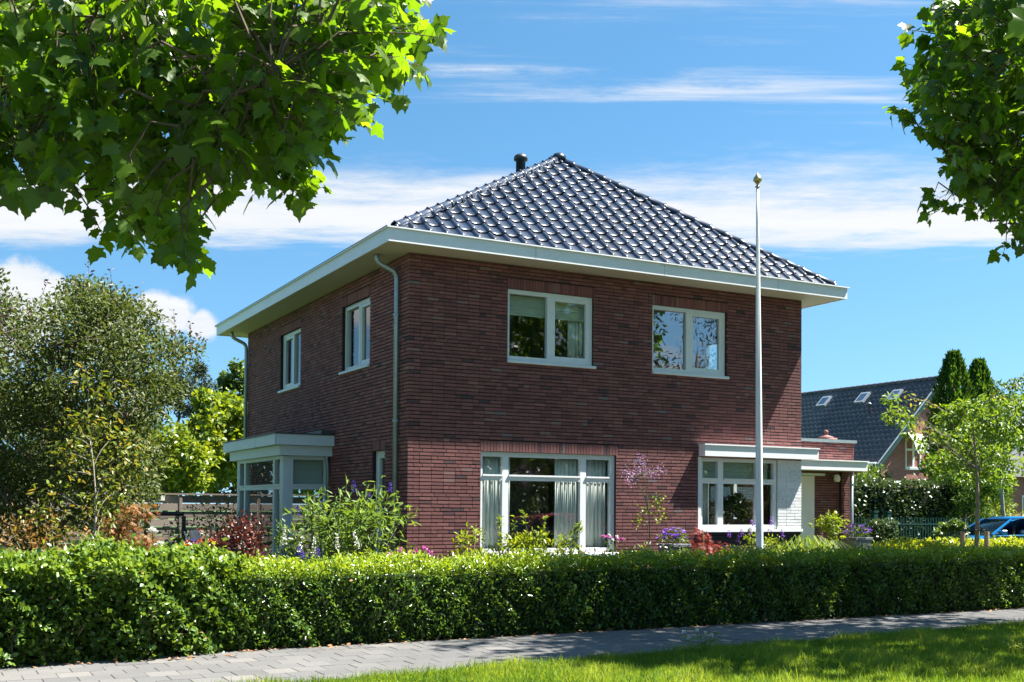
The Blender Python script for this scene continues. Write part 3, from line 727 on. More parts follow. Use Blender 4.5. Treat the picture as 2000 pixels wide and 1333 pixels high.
def tile_slope(P0, P1, Q0, Q1, parent, single, name):
    "slope with eave P0-P1 and top edge Q0-Q1 (equal points for a hip end)"
    P0, P1, Q0, Q1 = map(lambda p: np.array(p, float), (P0, P1, Q0, Q1))
    X = unit(P1-P0); up = (Q0-P0)-((Q0-P0)@X)*X; S = np.linalg.norm(up); Y = up/S; Z = np.cross(X, Y); wid = np.linalg.norm(P1-P0)
    a0 = (Q0-P0)@X; a1 = (Q1-P0)@X
    vs, fs = tile_mesh(0)
    rows = int(S/TG)+1; TGr = TG
    variants = []
    if single:
        for k in range(6):
            mbt = MB().add(vs, fs, tone=k/5); o = mbt.build('roof_tile', 'tile', None, True); variants.append(o.data); bpy.data.objects.remove(o)
    M = Matrix.Identity(4)
    rest = MB(); cnt = 0
    for j in range(rows):
        y = j*TGr-.03
        lo_ = a0*max(0, y)/S; hi_ = wid-(wid-a1)*max(0, y)/S
        x = (-.15 if True else 0)
        i0 = math.floor(lo_/TW)-1
        for i in range(i0, int(hi_/TW)+2):
            x = i*TW
            yt = min(S, y+TL)
            L0, H0 = a0*max(0, y)/S, wid-(wid-a1)*max(0, y)/S; L1, H1 = a0*yt/S, wid-(wid-a1)*yt/S
            if x+TW < L0+.02 or x > H0-.02: continue
            inside = x >= L1-.0 and x+TW <= H1
            o3 = P0+X*x+Y*y
            tn = rng.random()
            if single:
                me = variants[int(tn*5.99)]
                if not inside:
                    me = me.copy(); bm = bmesh.new(); bm.from_mesh(me)
                    for (px, py, nx, ny) in ((0-x, -y, -S, a0), (wid-x, -y, S, wid-a1)):
                        bmesh.ops.bisect_plane(bm, geom=list(bm.verts)+list(bm.edges)+list(bm.faces), plane_co=(px, py, 0), plane_no=(nx, ny, 0), clear_outer=True)
                    if len(bm.faces) < 2: bm.free(); continue
                    bm.to_mesh(me); bm.free()
                o = bpy.data.objects.new('roof_tile', me); COL.objects.link(o); place(o, parent)
                m = Matrix.Identity(4); jx, jz = rng.normal()*.003, rng.normal()*.002; ja = rng.normal()*.007
                for r_ in range(3): m[r_][0] = X[r_]+Z[r_]*ja; m[r_][1] = Y[r_]+X[r_]*ja*.6; m[r_][2] = Z[r_]-X[r_]*ja; m[r_][3] = o3[r_]+Z[r_]*jz+X[r_]*jx
                o.matrix_basis = m
            elif inside:
                rest.add([tuple(o3+X*p[0]+Y*p[1]+Z*p[2]) for p in vs], fs, tone=tn)
    if not single:
        o = rest.build(name, 'tile', parent, True); tag(o, kind='stuff')
tile_slope(CL, CR, A, A, roof, True, '')
tile_slope(BL_, CL, A2, A, roof, False, 'side_tiling'); tile_slope(CR, BR_, A, A2, roof, False, 'side_tiling')
def hip_tiles(p, q, parent, name, r=.088, l=.335):
    p, q = np.array(p), np.array(q); d = q-p; n = int(np.linalg.norm(d)/l); d1 = unit(d); sx = unit(np.cross(d1, (0, 0, 1.))); n1 = np.cross(sx, d1)
    vs = []; fs = []; seg = 9
    rows = [(0, .0, 1.02), (.01, 0, 1.1), (.045, 0, 1.1), (.055, 0, 1.02), (l+.02, 0, .93)]
    for (y, _, k) in rows:
        for i in range(seg):
            t = math.pi*(i/(seg-1)*1.16-.08); vs.append((math.cos(t)*r*k, y, math.sin(t)*r*k))
    for j in range(len(rows)-1):
        for i in range(seg-1): fs.append((j*seg+i, (j+1)*seg+i, (j+1)*seg+i+1, j*seg+i+1))
    # knob on the collar
    me = [MB().add(vs, fs, tone=t).box(-.014, .012, r*1.06, .014, .042, r*1.24, tone=t).build(name, 'tile', None, True) for t in (.2, .5, .9)]
    data = [o.data for o in me]
    for o in me: bpy.data.objects.remove(o)
    ll = np.linalg.norm(d)/n
    for i in range(n):
        o = bpy.data.objects.new(name, data[i % 3]); COL.objects.link(o); place(o, parent)
        c = p+d1*ll*i+n1*.02; m = Matrix.Identity(4)
        for r_ in range(3): m[r_][0] = sx[r_]; m[r_][1] = d1[r_]; m[r_][2] = n1[r_]; m[r_][3] = c[r_]
        o.matrix_basis = m
up = np.array([0, 0, -.02])
hip_tiles(CL+np.array([.06, .06, .04])+up, A+up, roof, 'hip_tile'); hip_tiles(CR+np.array([-.06, .06, .04])+up, A+up, roof, 'hip_tile')
hip_tiles(A2+up, A+np.array([0, -.05, .03]), roof, 'ridge_tile')
MB().lathe(tuple(A+np.array([0, -.02, -.02])), [(.16, 0), (.15, .08), (.1, .135), (.03, .15)], 12).build('apex_cap', 'tile', roof, True)
MB().lathe((4.33, 4.1, 8.6), [(.105, 0), (.105, .62), (.15, .625), (.155, .68), (.13, .73), (.07, .765)], 20).build('vent_pipe', 'darkpipe', roof, True)

# rain pipes
def pipe(pts, parent, r=.043, mat='zinc', br=()):
    o = MB().tube(pts, r, 12).build('downpipe', mat, parent, True)
    for p in br: MB().tube([(p[0], p[1], p[2]-.02), (p[0], p[1], p[2]+.02)], r+.012, 12).build('bracket', mat, o)
def bend(a, b, c, k=5):
    a, b, c = map(np.array, (a, b, c)); return [tuple(a*(1-t)**2+2*b*t*(1-t)+c*t*t) for t in np.linspace(0, 1, k)]
for yy in (.38, 10.14):
    pts = [(-.42, yy+.04, ZS+.01)]+bend((-.42, yy+.04, ZS-.04), (-.42, yy+.04, ZS-.13), (-.34, yy+.03, ZS-.17))+bend((-.15, yy, ZS-.26), (-.07, yy, ZS-.3), (-.07, yy, ZS-.42))+[(-.07, yy, 0)]
    pipe(pts, house, br=[(-.07, yy, 4.9), (-.07, yy, 3.1), (-.07, yy, 1.3)])

# bay window on the side wall
bx, by0, by1 = -.93, 3.98, 7.42
bay = MB().box(-1.18, 3.70, 2.815, -.002, 7.8, 3.02).build('bay_roof', 'paint_side', house)
MB().box(-1.2, 3.68, 3.02, -.002, 7.82, 3.045).build('cap', 'cap_dark', bay); MB().box(-.28, 3.66, 3.05, -.004, 4.6, 3.12).build('flashing', 'cap_dark', bay)
MB().box(-1.06, 3.82, 2.62, -.002, 7.68, 2.812).build('frieze', 'paint_side', bay)
for k, y in enumerate((5.1, 6.5)): MB().box(-1.183, y-.003, 2.82, -1.1805, y+.003, 3.015).build('board_joint', 'zinc', bay)
MB().box(-1.1825, 3.6975, 2.82, -1.17, 3.71, 3.015).build('board_joint', 'zinc', bay)
baw = MB().box(bx+.05, by0+.05, 0, -.002, by1-.05, .55).build('bay_base', 'paint_side', house)
MB().box(bx-.05, by0-.05, .55, -.004, by1+.05, .6).build('sill', 'paint', baw)
XB = lambda u, n, z: (bx-n, u, z); YB = lambda u, n, z: (u, by0-n, z); YB2 = lambda u, n, z: (u, by1+n, z)
window(XB, (by0+.13, by1-.13, .6, 2.62), [by0+.62, by1-.62], [2.0], baw.parent, rec=-.02, fw=.07, mw=.12, name='bay_window', sill=False, mat='paint_side', glass='glass')
window(YB, (bx+.13, -.04, .6, 2.62), [], [2.0], baw.parent, rec=-.02, fw=.075, name='bay_window', sill=False, mat='paint_side')
window(YB2, (bx+.13, -.04, .6, 2.62), [], [2.0], baw.parent, rec=-.02, fw=.075, name='bay_window', sill=False, mat='paint_side')
for (x, y) in ((bx, by0), (bx, by1-.13)): MB().box(x-.02, y-.02+(0 if y < 5 else .04), .6, x+.13, y+.13+(0 if y < 5 else .02), 2.618).build('corner_post', 'paint_side', house, bevel=.012)
pipe([(-.09, by0-.09, 2.8), (-.09, by0-.09, 2.55), (-.06, by0-.07, 2.42), (-.06, by0-.07, 0)], house, .036)
# partition with the dark opening behind the bay keeps the view through its two glass sides

# flat-roofed extension with porch canopy
ext = MB().box(HW-.002, 4.12, 0, 14.06, 9.5, 3.35).box(13.72, 4.03, 0, 14.13, 4.12, 3.35).build('extension_wall', 'mortar', house)
XF = lambda u, n, z: (u, 4.1-n, z); XP = lambda u, n, z: (u, 4.0-n, z)
eb = courses(13.72, 0, 2.62, [(0, 10.2, 0, 9), (11.6, 12.87, 0, 2.5)], rb, (10.2, 10.1)); lay(eb, XF, ext, rb, None, 'extension_brickwork')
lay(courses(14.14, 2.625, 3.35, [(0, 10.2, 0, 9)], rb, (10.2, 10.1)), XP, ext, rb, None, 'extension_brickwork', depth=.1)
lay(courses(14.14, 0, 2.62, [(0, 13.72, 0, 9)], rb, (13.72, 13.61)), XP, ext, rb, None, 'pilaster_brickwork')
MB().box(HW, 3.95, 3.352, 14.19, 9.6, 3.43).build('parapet_cap', 'zinc', ext)
canopy('porch_canopy', HW+.004, 14.02, 3.42, 4.09, 2.62, 2.86)
dr = MB(XF).box(11.62, -.019, .02, 12.86, .02, 2.49).build('front_door', 'plaster', house)
MB(XF).box(11.6, -.05, 2.5, 13.2, .04, 2.56).build('door_head', 'paint', dr); MB(XF).tube([(11.8, .05, 1.0), (11.8, .05, 1.5)], .015, 8).build('door_handle', 'alloy', dr)
pipe([(13.95, 3.9, 2.62), (13.95, 3.9, 0)], house, .045, br=[(13.95, 3.9, 2.3), (13.95, 3.9, 1.0)])
lp = MB().tube([(13.45, 4.08, 2.5), (13.45, 3.95, 2.52)], .02, 8).build('porch_lamp', 'alloy', house); MB().lathe((13.45, 3.9, 2.35), [(.07, 0), (.085, .06), (.075, .15), (.03, .19)], 12).build('lamp_shade', 'lamp_white', lp, True)
MB().box(13.45, 4.3, 3.43, 13.85, 4.7, 3.5).lathe((13.65, 4.5, 3.5), [(.2, 0), (.19, .03), (.1, .06), (.04, .08), (.04, .11), (.06, .14), (.06, .18), (.025, .21)], 14).build('roof_vent', 'terracotta', ext, True)

# ------------------------------------------------------------------ curtains and blinds
def curtain(name, label, x0, x1, z0, z1, y, mat='curtain', fold=.085, group=None):
    n = int((x1-x0)/.012); mb = MB(); xs = np.linspace(x0, x1, n+1); ph = rng.random()*6
    off = .014*np.sin(xs/fold*6.283+ph)+.008*np.sin(xs/fold*2.9+1)
    vs = [(x, y+o, z0) for x, o in zip(xs, off)]+[(x, y+o*.8, z1) for x, o in zip(xs, off)]
    mb.add(vs, [(i, i+1, n+2+i, n+1+i) for i in range(n)]); o = mb.build(name, mat, None, True)
    md = o.modifiers.new('thickness', 'SOLIDIFY'); md.thickness = .004
    return tag(o, label, 'curtain', group)
curtain('curtain', 'white pleated curtain in left sidelight of large front window', 1.43, 2.06, .86, 2.56, .24)
curtain('curtain', 'white pleated curtain on right side of the large window centre pane', 2.98, 3.46, .86, 2.56, .24)
curtain('curtain', 'white pleated curtain in narrow right sidelight of large front window', 3.52, 4.1, .86, 2.56, .25)
curtain('curtain', 'pale curtain edge hanging behind right casement of first upper front window', 3.28, 3.62, 4.25, 5.45, .3)
curtain('curtain', 'light grey curtain behind left pane of the right ground floor window', 6.3, 6.55, 1.3, 2.6, .35)
def blind(label, x0, x1, z0, z1, y, xf=None, n=6):
    mb = MB(xf); h = (z1-z0)/n
    for i in range(n): mb.box(x0, -y-.012, z0+i*h+.003, x1, -y+(.006 if i % 2 else 0), z0+(i+1)*h)
    mb.box(x0, -y-.03, z1, x1, -y+.02, z1+.03)
    return tag(mb.build('pleated_blind', 'blind'), label, 'blind')
FI = lambda u, n, z: (u, -n, z)
blind('grey-green blind drawn part way in first upper front window', 1.93, 3.58, 5.06, 5.38, .22, FI)
blind('grey-green blind behind the top lights of right ground floor window', 6.2, 7.95, 2.2, 2.54, .22, FI, 4)
blind('pale blind behind the upper pane on near side of bay window', bx+.2, -.1, 2.04, 2.52, by0+.16, FI, 3)
blind('pale blind in the right half of nearer upper side window', 1.95, 2.5, 4.3, 5.4, .3, LF, 10)
# ------------------------------------------------------------------ street trees (plane)
def planetree(name, label, base, top, centers, nl, size, r0, nlimb=26):
    root = empty(name, (base[0], base[1], 0), label, 'tree', 'plane trees in the grass verge')
    C = np.array(centers); n = len(C); base = np.array(base, float); top = np.array(top, float)
    pick = [int(rng.integers(n))]; dmin = np.linalg.norm(C-C[pick[0]], axis=1)
    for _ in range(nlimb-1):
        k = int(np.argmax(dmin*(.7+.3*rng.random(n)))); pick.append(k); dmin = np.minimum(dmin, np.linalg.norm(C-C[k], axis=1))
    tips = np.array([C[k]*.9+top*.1 for k in pick]); tu, tv, td = uvd(tips)
    mb = MB(); limbs(mb, base, top, tips[~((td < 9.) & (tu > 0) & (tv > 0))], r0)      # limbs fork on the far side of the leaf layer
    mb.build('trunk', 'bark_plane', root, True)
    Lc = C[pick]*.9+top*.1
    tw = MB(); P = []; D = []; Nn = []; tn = []
    crown = C.mean(0)
    for c in C:
        k = int(np.argmin(np.linalg.norm(Lc-c, axis=1))); s = Lc[k]; s = c+(s-c)*min(1, .4/(np.linalg.norm(s-c)+1e-6)); ax = unit(c-s+(c-crown)*.3+rng.normal(size=3)*.15)
        e = c+ax*.22; m = (s+c)/2+np.array([0, 0, .12])+rng.normal(size=3)*.08
        tw.tube([s, m, c, e], [.011, .008, .005, .002], 4, caps=False)
        t0 = rng.random()*.25
        for i in range(nl):
            a = i*2.4+rng.random()*.6; t = i/max(1, nl-1); p = c-ax*.16+ax*t*.4
            side = unit(np.cross(ax, rng.normal(size=3))); pet = unit(side+ax*.25+np.array([0, 0, -.1]))*(.05+.04*rng.random())
            P.append(p+pet); D.append(unit(side*.7+ax*.35+np.array([0, 0, -.75])+rng.normal(size=3)*.25)); Nn.append(unit(side*.5+np.array([0, 0, .75])+rng.normal(size=3)*.45)); tn.append(t0+.75*rng.random())
            tw.tube([p, p+pet], [.0022, .0016], 3, caps=False)
    tw.build('twigs', 'twig', root)
    P, D, Nn = map(np.array, (P, D, Nn))
    leaves('crown', P, D, Nn, size*(.6+.6*rng.random(len(P))), T_PLANE, 'l_plane', root, np.array(tn))
    return root
def ellpts(c, r, n): return np.array(c)+rdir(n)*np.array(r)*(rng.random((n, 1))**.42)
def inframe_poly(poly, n, d0, d1):
    xs = [p[0] for p in poly]; ys = [p[1] for p in poly]; out = []
    while len(out) < n:
        u = rng.uniform(min(xs), max(xs), 400); v = rng.uniform(min(ys), max(ys), 400); ok = inpoly(u, v, poly)
        out += [dep(a, b, rng.uniform(d0, d1)) for a, b in zip(u[ok], v[ok])]
    return np.array(out[:n])
def outframe(P, m=30):
    u, v, d = uvd(P); return P[~((u > -m) & (u < 2000+m) & (v > -m) & (d > .5))]
PL = [(-40, 385), (50, 385), (100, 360), (175, 360), (215, 330), (250, 400), (205, 432), (165, 455), (215, 462), (260, 480), (320, 498), (350, 525), (390, 515), (400, 475), (420, 425), (410, 370), (465, 355), (545, 395), (560, 355), (600, 362), (585, 325), (625, 290), (668, 290), (668, 240), (690, 200), (735, 195), (735, 165), (775, 165), (745, 120), (770, 65), (800, 65), (790, 30), (760, -40), (-40, -40)]
PL = [(a, b-(38 if b > 100 else 0)) for a, b in PL]
tl = np.concatenate([inframe_poly(PL, 560, 7.6, 10.2), outframe(ellpts((-8.2, -8.4, 6.6), (4.3, 3.0, 3.1), 430), 60)])
planetree('plane_tree', 'large-leaved plane tree overhanging the top left corner with sunlit leaves', (-10.4, -8.5, 0), (-8.6, -8.4, 7.2), tl, 8, .156, .2, 27)
PR = [(1850, -40), (1815, 20), (1812, 85), (1800, 140), (1778, 190), (1785, 225), (1800, 265), (1790, 285), (1835, 300), (1850, 345), (1848, 375), (1835, 405), (1875, 425), (1925, 415), (1962, 440), (1975, 490), (2030, 500), (2030, -40)]
PR = [(a+(22 if a < 2000 else 0), b-(25 if b > 250 else 0)) for a, b in PR]
tr = np.concatenate([inframe_poly(PR, 420, 12.2, 16.), [dep(1768, 215, 13.4), dep(1785, 240, 13.4), dep(1800, 62, 13), dep(1800, 130, 13), dep(1822, 385, 13.2), dep(1835, 410, 13.2), dep(1965, 478, 13)], outframe(ellpts((6.8, -7.9, 7.0), (4.0, 3.6, 4.0), 1700), 60)])
hx = np.stack([rng.uniform(.5, 9.5, 1500), rng.uniform(-5.1, -4.1, 1500), np.full(1500, 1.)], 1); tz = rng.uniform(3.6, 9.6, (1500, 1))
hp = hx+tz*np.array([.588, -.197, 1.]); hp = outframe(hp[(hp[:, 0] < 10.6) | (hp[:, 2] > 8.6)], 60)[:620]
tr = np.concatenate([tr, hp])
mc = np.array([CAM[0], -CAM[1], CAM[2]]); tt = (mc[1])/(mc[1]-tr[:, 1]); hit_ = mc+(tr-mc)*tt[:, None]      # keeps the gap of sky that the second upper window mirrors
tr = tr[~((hit_[:, 0] > 5.25) & (hit_[:, 0] < 6.9) & (hit_[:, 2] > 4.1) & (hit_[:, 2] < 5.6))]
PTREE = planetree('plane_tree', 'dense plane tree crown hanging into the top right corner against cloud', (8.5, -8.3, 0), (8.4, -8.2, 7.4), tr, 8, .162, .2, 27)

c = dep(2030, 30, 9.5); MB().tube([dep(2120, -40, 10.5), dep(2060, 5, 9.8), c], [.01, .006, .003], 5).build('low_twig', 'twig', PTREE)
leaves('low_leaf', np.array([c]), np.array([-_r3*.85-_u3*.55]), np.array([-_f2+_u3*.35]), .36, T_PLANE, 'l_plane', PTREE, np.array([.95]))

# ------------------------------------------------------------------ hedges along the path
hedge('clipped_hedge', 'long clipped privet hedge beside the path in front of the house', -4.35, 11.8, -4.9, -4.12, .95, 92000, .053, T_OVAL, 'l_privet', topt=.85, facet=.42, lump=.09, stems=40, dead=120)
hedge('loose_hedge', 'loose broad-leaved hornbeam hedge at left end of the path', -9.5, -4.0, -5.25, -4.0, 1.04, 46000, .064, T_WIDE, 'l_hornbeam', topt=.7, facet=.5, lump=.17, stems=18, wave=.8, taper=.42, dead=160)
def fallen():
    n = 420; x = rng.uniform(-7, 11, n); y = -4.93-np.abs(rng.normal(size=n))*.07-(x < -4.2)*.32; P = np.stack([x, y, .038+.01*rng.random(n)], 1)
    o = leaves('fallen_leaves', P, rdir(n)*np.array([1, 1, .25]), rdir(n)*.5+np.array([0, 0, 1]), .03+.05*rng.random(n), T_WIDE, 'dryleaf'); tag(o, 'dry brown leaves lying along the foot of the hedge', 'leaves', kind='stuff')
fallen()

# ------------------------------------------------------------------ grass verge
def grass():
    n = 260000; x = rng.uniform(-6.5, 9.5, n); y = VE(x)-.06-(10.4+VE(x))*rng.random(n)**1.25
    u, v, d = uvd(np.stack([x, y, 0*x], 1)); k = (u > -60) & (u < 2060) & (v < 1400); x, y, d = x[k], y[k], d[k]; n = len(x)
    pat = np.sin(x*2.1+y*1.7)+np.sin(x*5.3-y*4.1+1)+np.sin(x*11+y*13)
    h = (.045+.06*rng.random(n))*(1+.28*pat*.5)*(1+.5*np.exp(-((y-VE(x))/.12)**2))+.10*(rng.random(n) < .02)*np.exp(-((x-.6)/1.4)**2)
    y = y+.05*rng.normal(size=n)*(y > VE(x)-.15)
    P = np.stack([x, y, np.full(n, .036)], 1); D = unit(rng.normal(size=(n, 3))*.5+np.array([0, 0, .8])); Nn = rdir(n)+np.array([0, -.6, .2])
    o = leaves('grass', P, D, Nn, h, T_BLADE, 'l_grass', None, .32+.12*pat+.35*rng.random(n)+.5*(rng.random(n) < .08), wid=.0062+.003*rng.random(n)); tag(o, 'uneven sunlit and shaded grass of the verge beside path', 'grass', kind='stuff')
grass()
def weed(u, v, label, n, h, white, lm):
    p = on(u, v, 2, 0.); root = empty('weed', (p[0], p[1], 0), label, 'weed')
    mb = MB(); tips = []
    for k in range(n):
        e = p+np.array([rng.normal()*h*.35, rng.normal()*h*.35, h*(.6+.5*rng.random())]); mb.tube([p, (p+e)/2+rng.normal(size=3)*.02, e], [.004, .003, .002], 4); tips.append(e)
    mb.build('stalks', 'stalk', root)
    m = n*12; a = rng.random(m)*6.28; t = rng.random(m)
    P = np.array(tips)[rng.integers(n, size=m)]*t[:, None]+p*(1-t)[:, None]
    leaves('foliage', P, np.stack([np.cos(a), np.sin(a), .3+0*a], 1), rdir(m)*.4+np.array([0, 0, 1]), h*.28, T_LANCE, lm, root)
    if white:
        for e in tips[:5]: q = rdir(26); leaves('seed_head', e+q*.004, q, rdir(26), .024, T_DIA, 'f_white', root)
weed(1368, 1290, 'spindly weed with white seed heads at the edge of the path', 8, .32, True, 'l_grass')
weed(1985, 1285, 'leafy weed with pale leaves in shaded grass at far right', 9, .2, False, 'l_lime')
weed(1085, 1315, 'low yellowish weed tuft in the sunlit grass near path', 7, .13, False, 'l_yel')
weed(1805, 1325, 'pale yellow weed tuft in shaded grass by the bottom edge', 8, .1, False, 'l_yel')

# ------------------------------------------------------------------ flagpole
fx, fy = on(1484.5, 1075, 1, -2.6)[:2]; fp = empty('flagpole', (fx, fy, 0), 'tall white tapered flagpole with brass finial in front of house', 'flagpole')
tp = on(1479.5, 366, 1, -2.6); zt = tp[2]
MB().tube([(fx+(tp[0]-fx)*t, fy, zt*t) for t in np.linspace(0, 1, 9)], [.062, .062, .060, .057, .052, .046, .038, .03, .023], 20).build('pole', 'flag_paint', fp, True)
MB().lathe((tp[0], fy, zt), [(.028, -.01), (.04, .0), (.04, .015), (.02, .025), (.02, .05), (.045, .075), (.073, .11), (.076, .13), (.06, .165), (.025, .21), (.006, .25)], 16).build('finial', 'brass', fp, True)
MB().tube([(fx-.066, fy-.03, 1.25), (fx-.09, fy-.04, 1.3), (fx-.066, fy-.03, 1.4)], .008, 6).build('cleat', 'alloy', fp)
MB().tube([(fx-.05, fy-.035, 1.3)]+[(fx+(tp[0]-fx)*t-.045*(1-t)-.02, fy-.035, zt*t) for t in np.linspace(.3, .99, 6)], .004, 4).build('halyard', 'lamp_white', fp)

# ------------------------------------------------------------------ garden plants in front of and beside the house
x, y = spot(690, 16.9)
bd = shrub('butterfly_bush', 'tall loose butterfly bush with violet flower spikes at house corner', 'shrub', x, y, 2.05, 1.75, 1500, .15, T_LANCE, 'l_budd', z0=.25, stems=18, crad=.32, nclump=46, upd=.1)
spikes(bd, [dep(u, v, 16.8) for (u, v) in ((692, 962), (761, 965), (628, 1000), (631, 1010), (585, 1010), (720, 985), (735, 1005), (642, 1050))], 'f_blue', .17, .024)
mb = MB(); P = []; tt = []
for (u, v) in ((675, 925), (745, 930), (812, 995), (655, 965), (780, 960), (716, 940), (640, 985)):
    e = dep(u, v, 16.8); b = np.array([x+(e[0]-x)*.3, y, .1]); mb.tube([b, (b+e)/2+np.array([0, 0, .1]), e], [.012, .008, .004], 5)
    for k in range(26):
        t = .35+.65*rng.random(); P.append(b*(1-t)+e*t+np.array([0, 0, .3*t*(1-t)])); tt.append(t)
mb.build('stems', 'stalk', bd)
P = np.array(P); n = len(P); leaves('foliage', P, rdir(n)*np.array([1, 1, .4])+np.array([0, 0, -.05]), rdir(n)*.5+np.array([0, 0, 1]), .15*(.6+.6*rng.random(n)), T_LANCE, 'l_budd', bd, .4+.6*rng.random(n))
x, y = spot(470, 16.3); shrub('smoke_bush', 'dark red-leaved smoke bush in front of the bay window', 'shrub', x, y, 1.5, .95, 1500, .06, T_WIDE, 'l_purple', z0=.3, nclump=40, crad=.36)
x, y = spot(425, 16.9); shrub('smoke_bush', 'smaller dark red-leaved bush just left of bay window', 'shrub', x, y, 1.38, .6, 700, .055, T_WIDE, 'l_purple', z0=.3, nclump=24, crad=.36)
x, y = spot(565, 16.2); b2 = shrub('leafy_perennial', 'mid green leafy perennial between smoke bush and butterfly bush', 'shrub', x, y, 1.5, .8, 900, .075, T_OVAL, 'l_mid', z0=.2, nclump=28)
x, y = spot(562, 15.6); b3 = shrub('bear_breeches', 'clump with pale upright flower spikes behind the hedge', 'plant', x, y, .95, .5, 260, .09, T_OVAL, 'l_mid', stems=4)
spikes(b3, [dep(u, v, 15.6) for (u, v) in ((556, 1065), (585, 1080), (612, 1082), (660, 1075), (700, 1072))], 'f_white', .24, .022, 46)
x, y = spot(608, 15.8); b4 = shrub('larkspur', 'low dark blue flowers behind the hedge below bay window', 'plant', x, y, .95, .5, 220, .06, T_OVAL, 'l_mid', stems=4); spikes(b4, [dep(u, v, 15.8) for (u, v) in ((585, 1088), (590, 1092), (618, 1090))], 'f_blue', .14, .03)
x, y = spot(800, 15.9); shrub('phlox', 'bright pink phlox flowering just behind the hedge', 'flower', x, y, 1.04, .75, 420, .07, T_OVAL, 'l_lime', stems=8, flowers=[('f_pink', 9, .075, 'top')])
x, y = spot(760, 16.1); shrub('hydrangea', 'pale green mophead shrub behind the hedge near house corner', 'shrub', x, y, 1.14, .95, 800, .075, T_OVAL, 'l_lime', stems=8, nclump=30)
for (u, d, h, w, n, lab) in ((920, 17.6, 1.5, .62, 620, 'bright green bush at left edge of the large front window'), (985, 17.5, 1.28, .7, 620, 'bright green bush before left mullion of large front window'), (1045, 17.7, 1.3, .75, 680, 'bright green bush before middle pane of large front window'), (1110, 17.9, 1.22, .6, 480, 'bright green bush below right part of large front window')):
    x, y = spot(u, d); s = shrub('hydrangea', lab, 'shrub', x, y, h, w, n, .085, T_OVAL, 'l_lime', group='hydrangeas under the front window', nclump=22, crad=.4, z0=.35)
    if u in (1045, 985, 1110):
        for k in range(2):
            e = np.array([x+rng.normal()*.15, y, h+.18+.1*rng.random()]); MB().tube([(x, y, .6), tuple(e)], .007, 5).build('shoot', 'stalk', s)
            m = 14; leaves('foliage', e-np.array([0, 0, 1])*rng.random((m, 1))*.22, rdir(m)*np.array([1, 1, .2])+np.array([0, 0, .35]), rdir(m)*.4+np.array([0, 0, 1]), .09, T_OVAL, 'l_lime', s)
x, y = spot(1195, 18.2); shrub('rose', 'small pink rose below right edge of large front window', 'flower', x, y, 1.2, .5, 160, .06, T_OVAL, 'l_mid', stems=6, flowers=[('f_pink', 5, .06, 'top'), ('f_white', 3, .05, 'top')])
# meadow rue
x, y = spot(1262, 18.6); mr = empty('meadow_rue', (x, y, 0), 'slender tall meadow rue with lilac flower haze against brick wall', 'flower')
mb = MB(); tips = []
stem = [dep(1270, 1080, 18.6), dep(1268, 1000, 18.6), dep(1255, 960, 18.6), dep(1238, 935, 18.6)]
mb.tube(stem, [.012, .009, .007, .005], 6); st2 = [dep(1266, 990, 18.6), dep(1262, 950, 18.6), dep(1255, 925, 18.6)]; mb.tube(st2, [.008, .006, .004], 6)
for (u, v) in ((1220, 920), (1228, 935), (1252, 895), (1250, 912), (1245, 922), (1262, 922), (1272, 925), (1240, 930), (1290, 918), (1280, 928), (1232, 942), (1256, 908)):
    e = dep(u, v, 18.6+rng.normal()*.1); s = (stem+st2)[rng.choice([3, 6])]; mb.tube([s, (s+e)/2+rng.normal(size=3)*.02, e], [.004, .003, .002], 4); tips.append(e)
mb.build('stems', 'stalk', mr)
n = 420; tq = np.array(tips)[rng.integers(len(tips), size=n)]; leaves('blossoms', tq+rng.normal(size=(n, 3))*.055, rdir(n), rdir(n), .022, T_WIDE, 'f_lilac', mr)
n = 130; c = np.array([dep(1285, 985, 18.6), dep(1262, 1000, 18.6), dep(1290, 1010, 18.6), dep(1250, 1020, 18.6), dep(1290, 975, 18.6)]); leaves('foliage', c[rng.integers(5, size=n)]+rng.normal(size=(n, 3))*.06, rdir(n), rdir(n)+np.array([0, 0, 1]), .05, T_WIDE, 'l_lime', mr)
x, y = spot(1262, 18.2); shrub('catmint', 'low bright green perennials at foot of the meadow rue', 'plant', x, y, 1.12, .95, 700, .065, T_OVAL, 'l_lime', flowers=[('f_white', 8, .03, 'top')])
def planter(u, d, w, h, label, flabel, fm, taper=.85, fh=.26):
    x, y = spot(u, d); o = MB(); a, b = w*taper/2, w/2
    o.add([(x-a, y-a, 0), (x+a, y-a, 0), (x+a, y+a, 0), (x-a, y+a, 0), (x-b, y-b, h), (x+b, y-b, h), (x+b, y+b, h), (x-b, y+b, h)], [(0, 3, 2, 1), (4, 5, 6, 7), (0, 1, 5, 4), (1, 2, 6, 5), (2, 3, 7, 6), (3, 0, 4, 7)])
    p = tag(o.build('planter', 'planter_grey', bevel=.012), label, 'planter'); MB().box(x-b-.012, y-b-.012, h-.05, x+b+.012, y+b+.012, h+.004).build('rim', 'planter_grey', p, bevel=.006)
    root = empty('petunia', (x, y, h), flabel, 'flower', None)
    C = ellclumps(x, y, h+fh*.4, w*.6, w*.6, fh*.55, 18, .4); n = 360; P, o2, _ = clumpleaves(C, .1, n); leaves('foliage', P, rdir(n)+o2, o2+np.array([0, 0, .6]), .05, T_OVAL, 'l_mid', root)
    for k in range(42):
        q = rdir(1)[0]; q[2] = abs(q[2]); c = np.array([x, y, h+fh*.35])+q*np.array([w*.68, w*.68, fh*.75]); m = 9; a = np.arange(m)*.7; dd = np.stack([np.cos(a), np.sin(a), .35+0*a], 1)
        leaves('flower', np.repeat(c[None], m, 0), dd+q*.4, q+0*dd+rng.normal(size=(m, 3))*.1, .045, T_WIDE, fm, root)
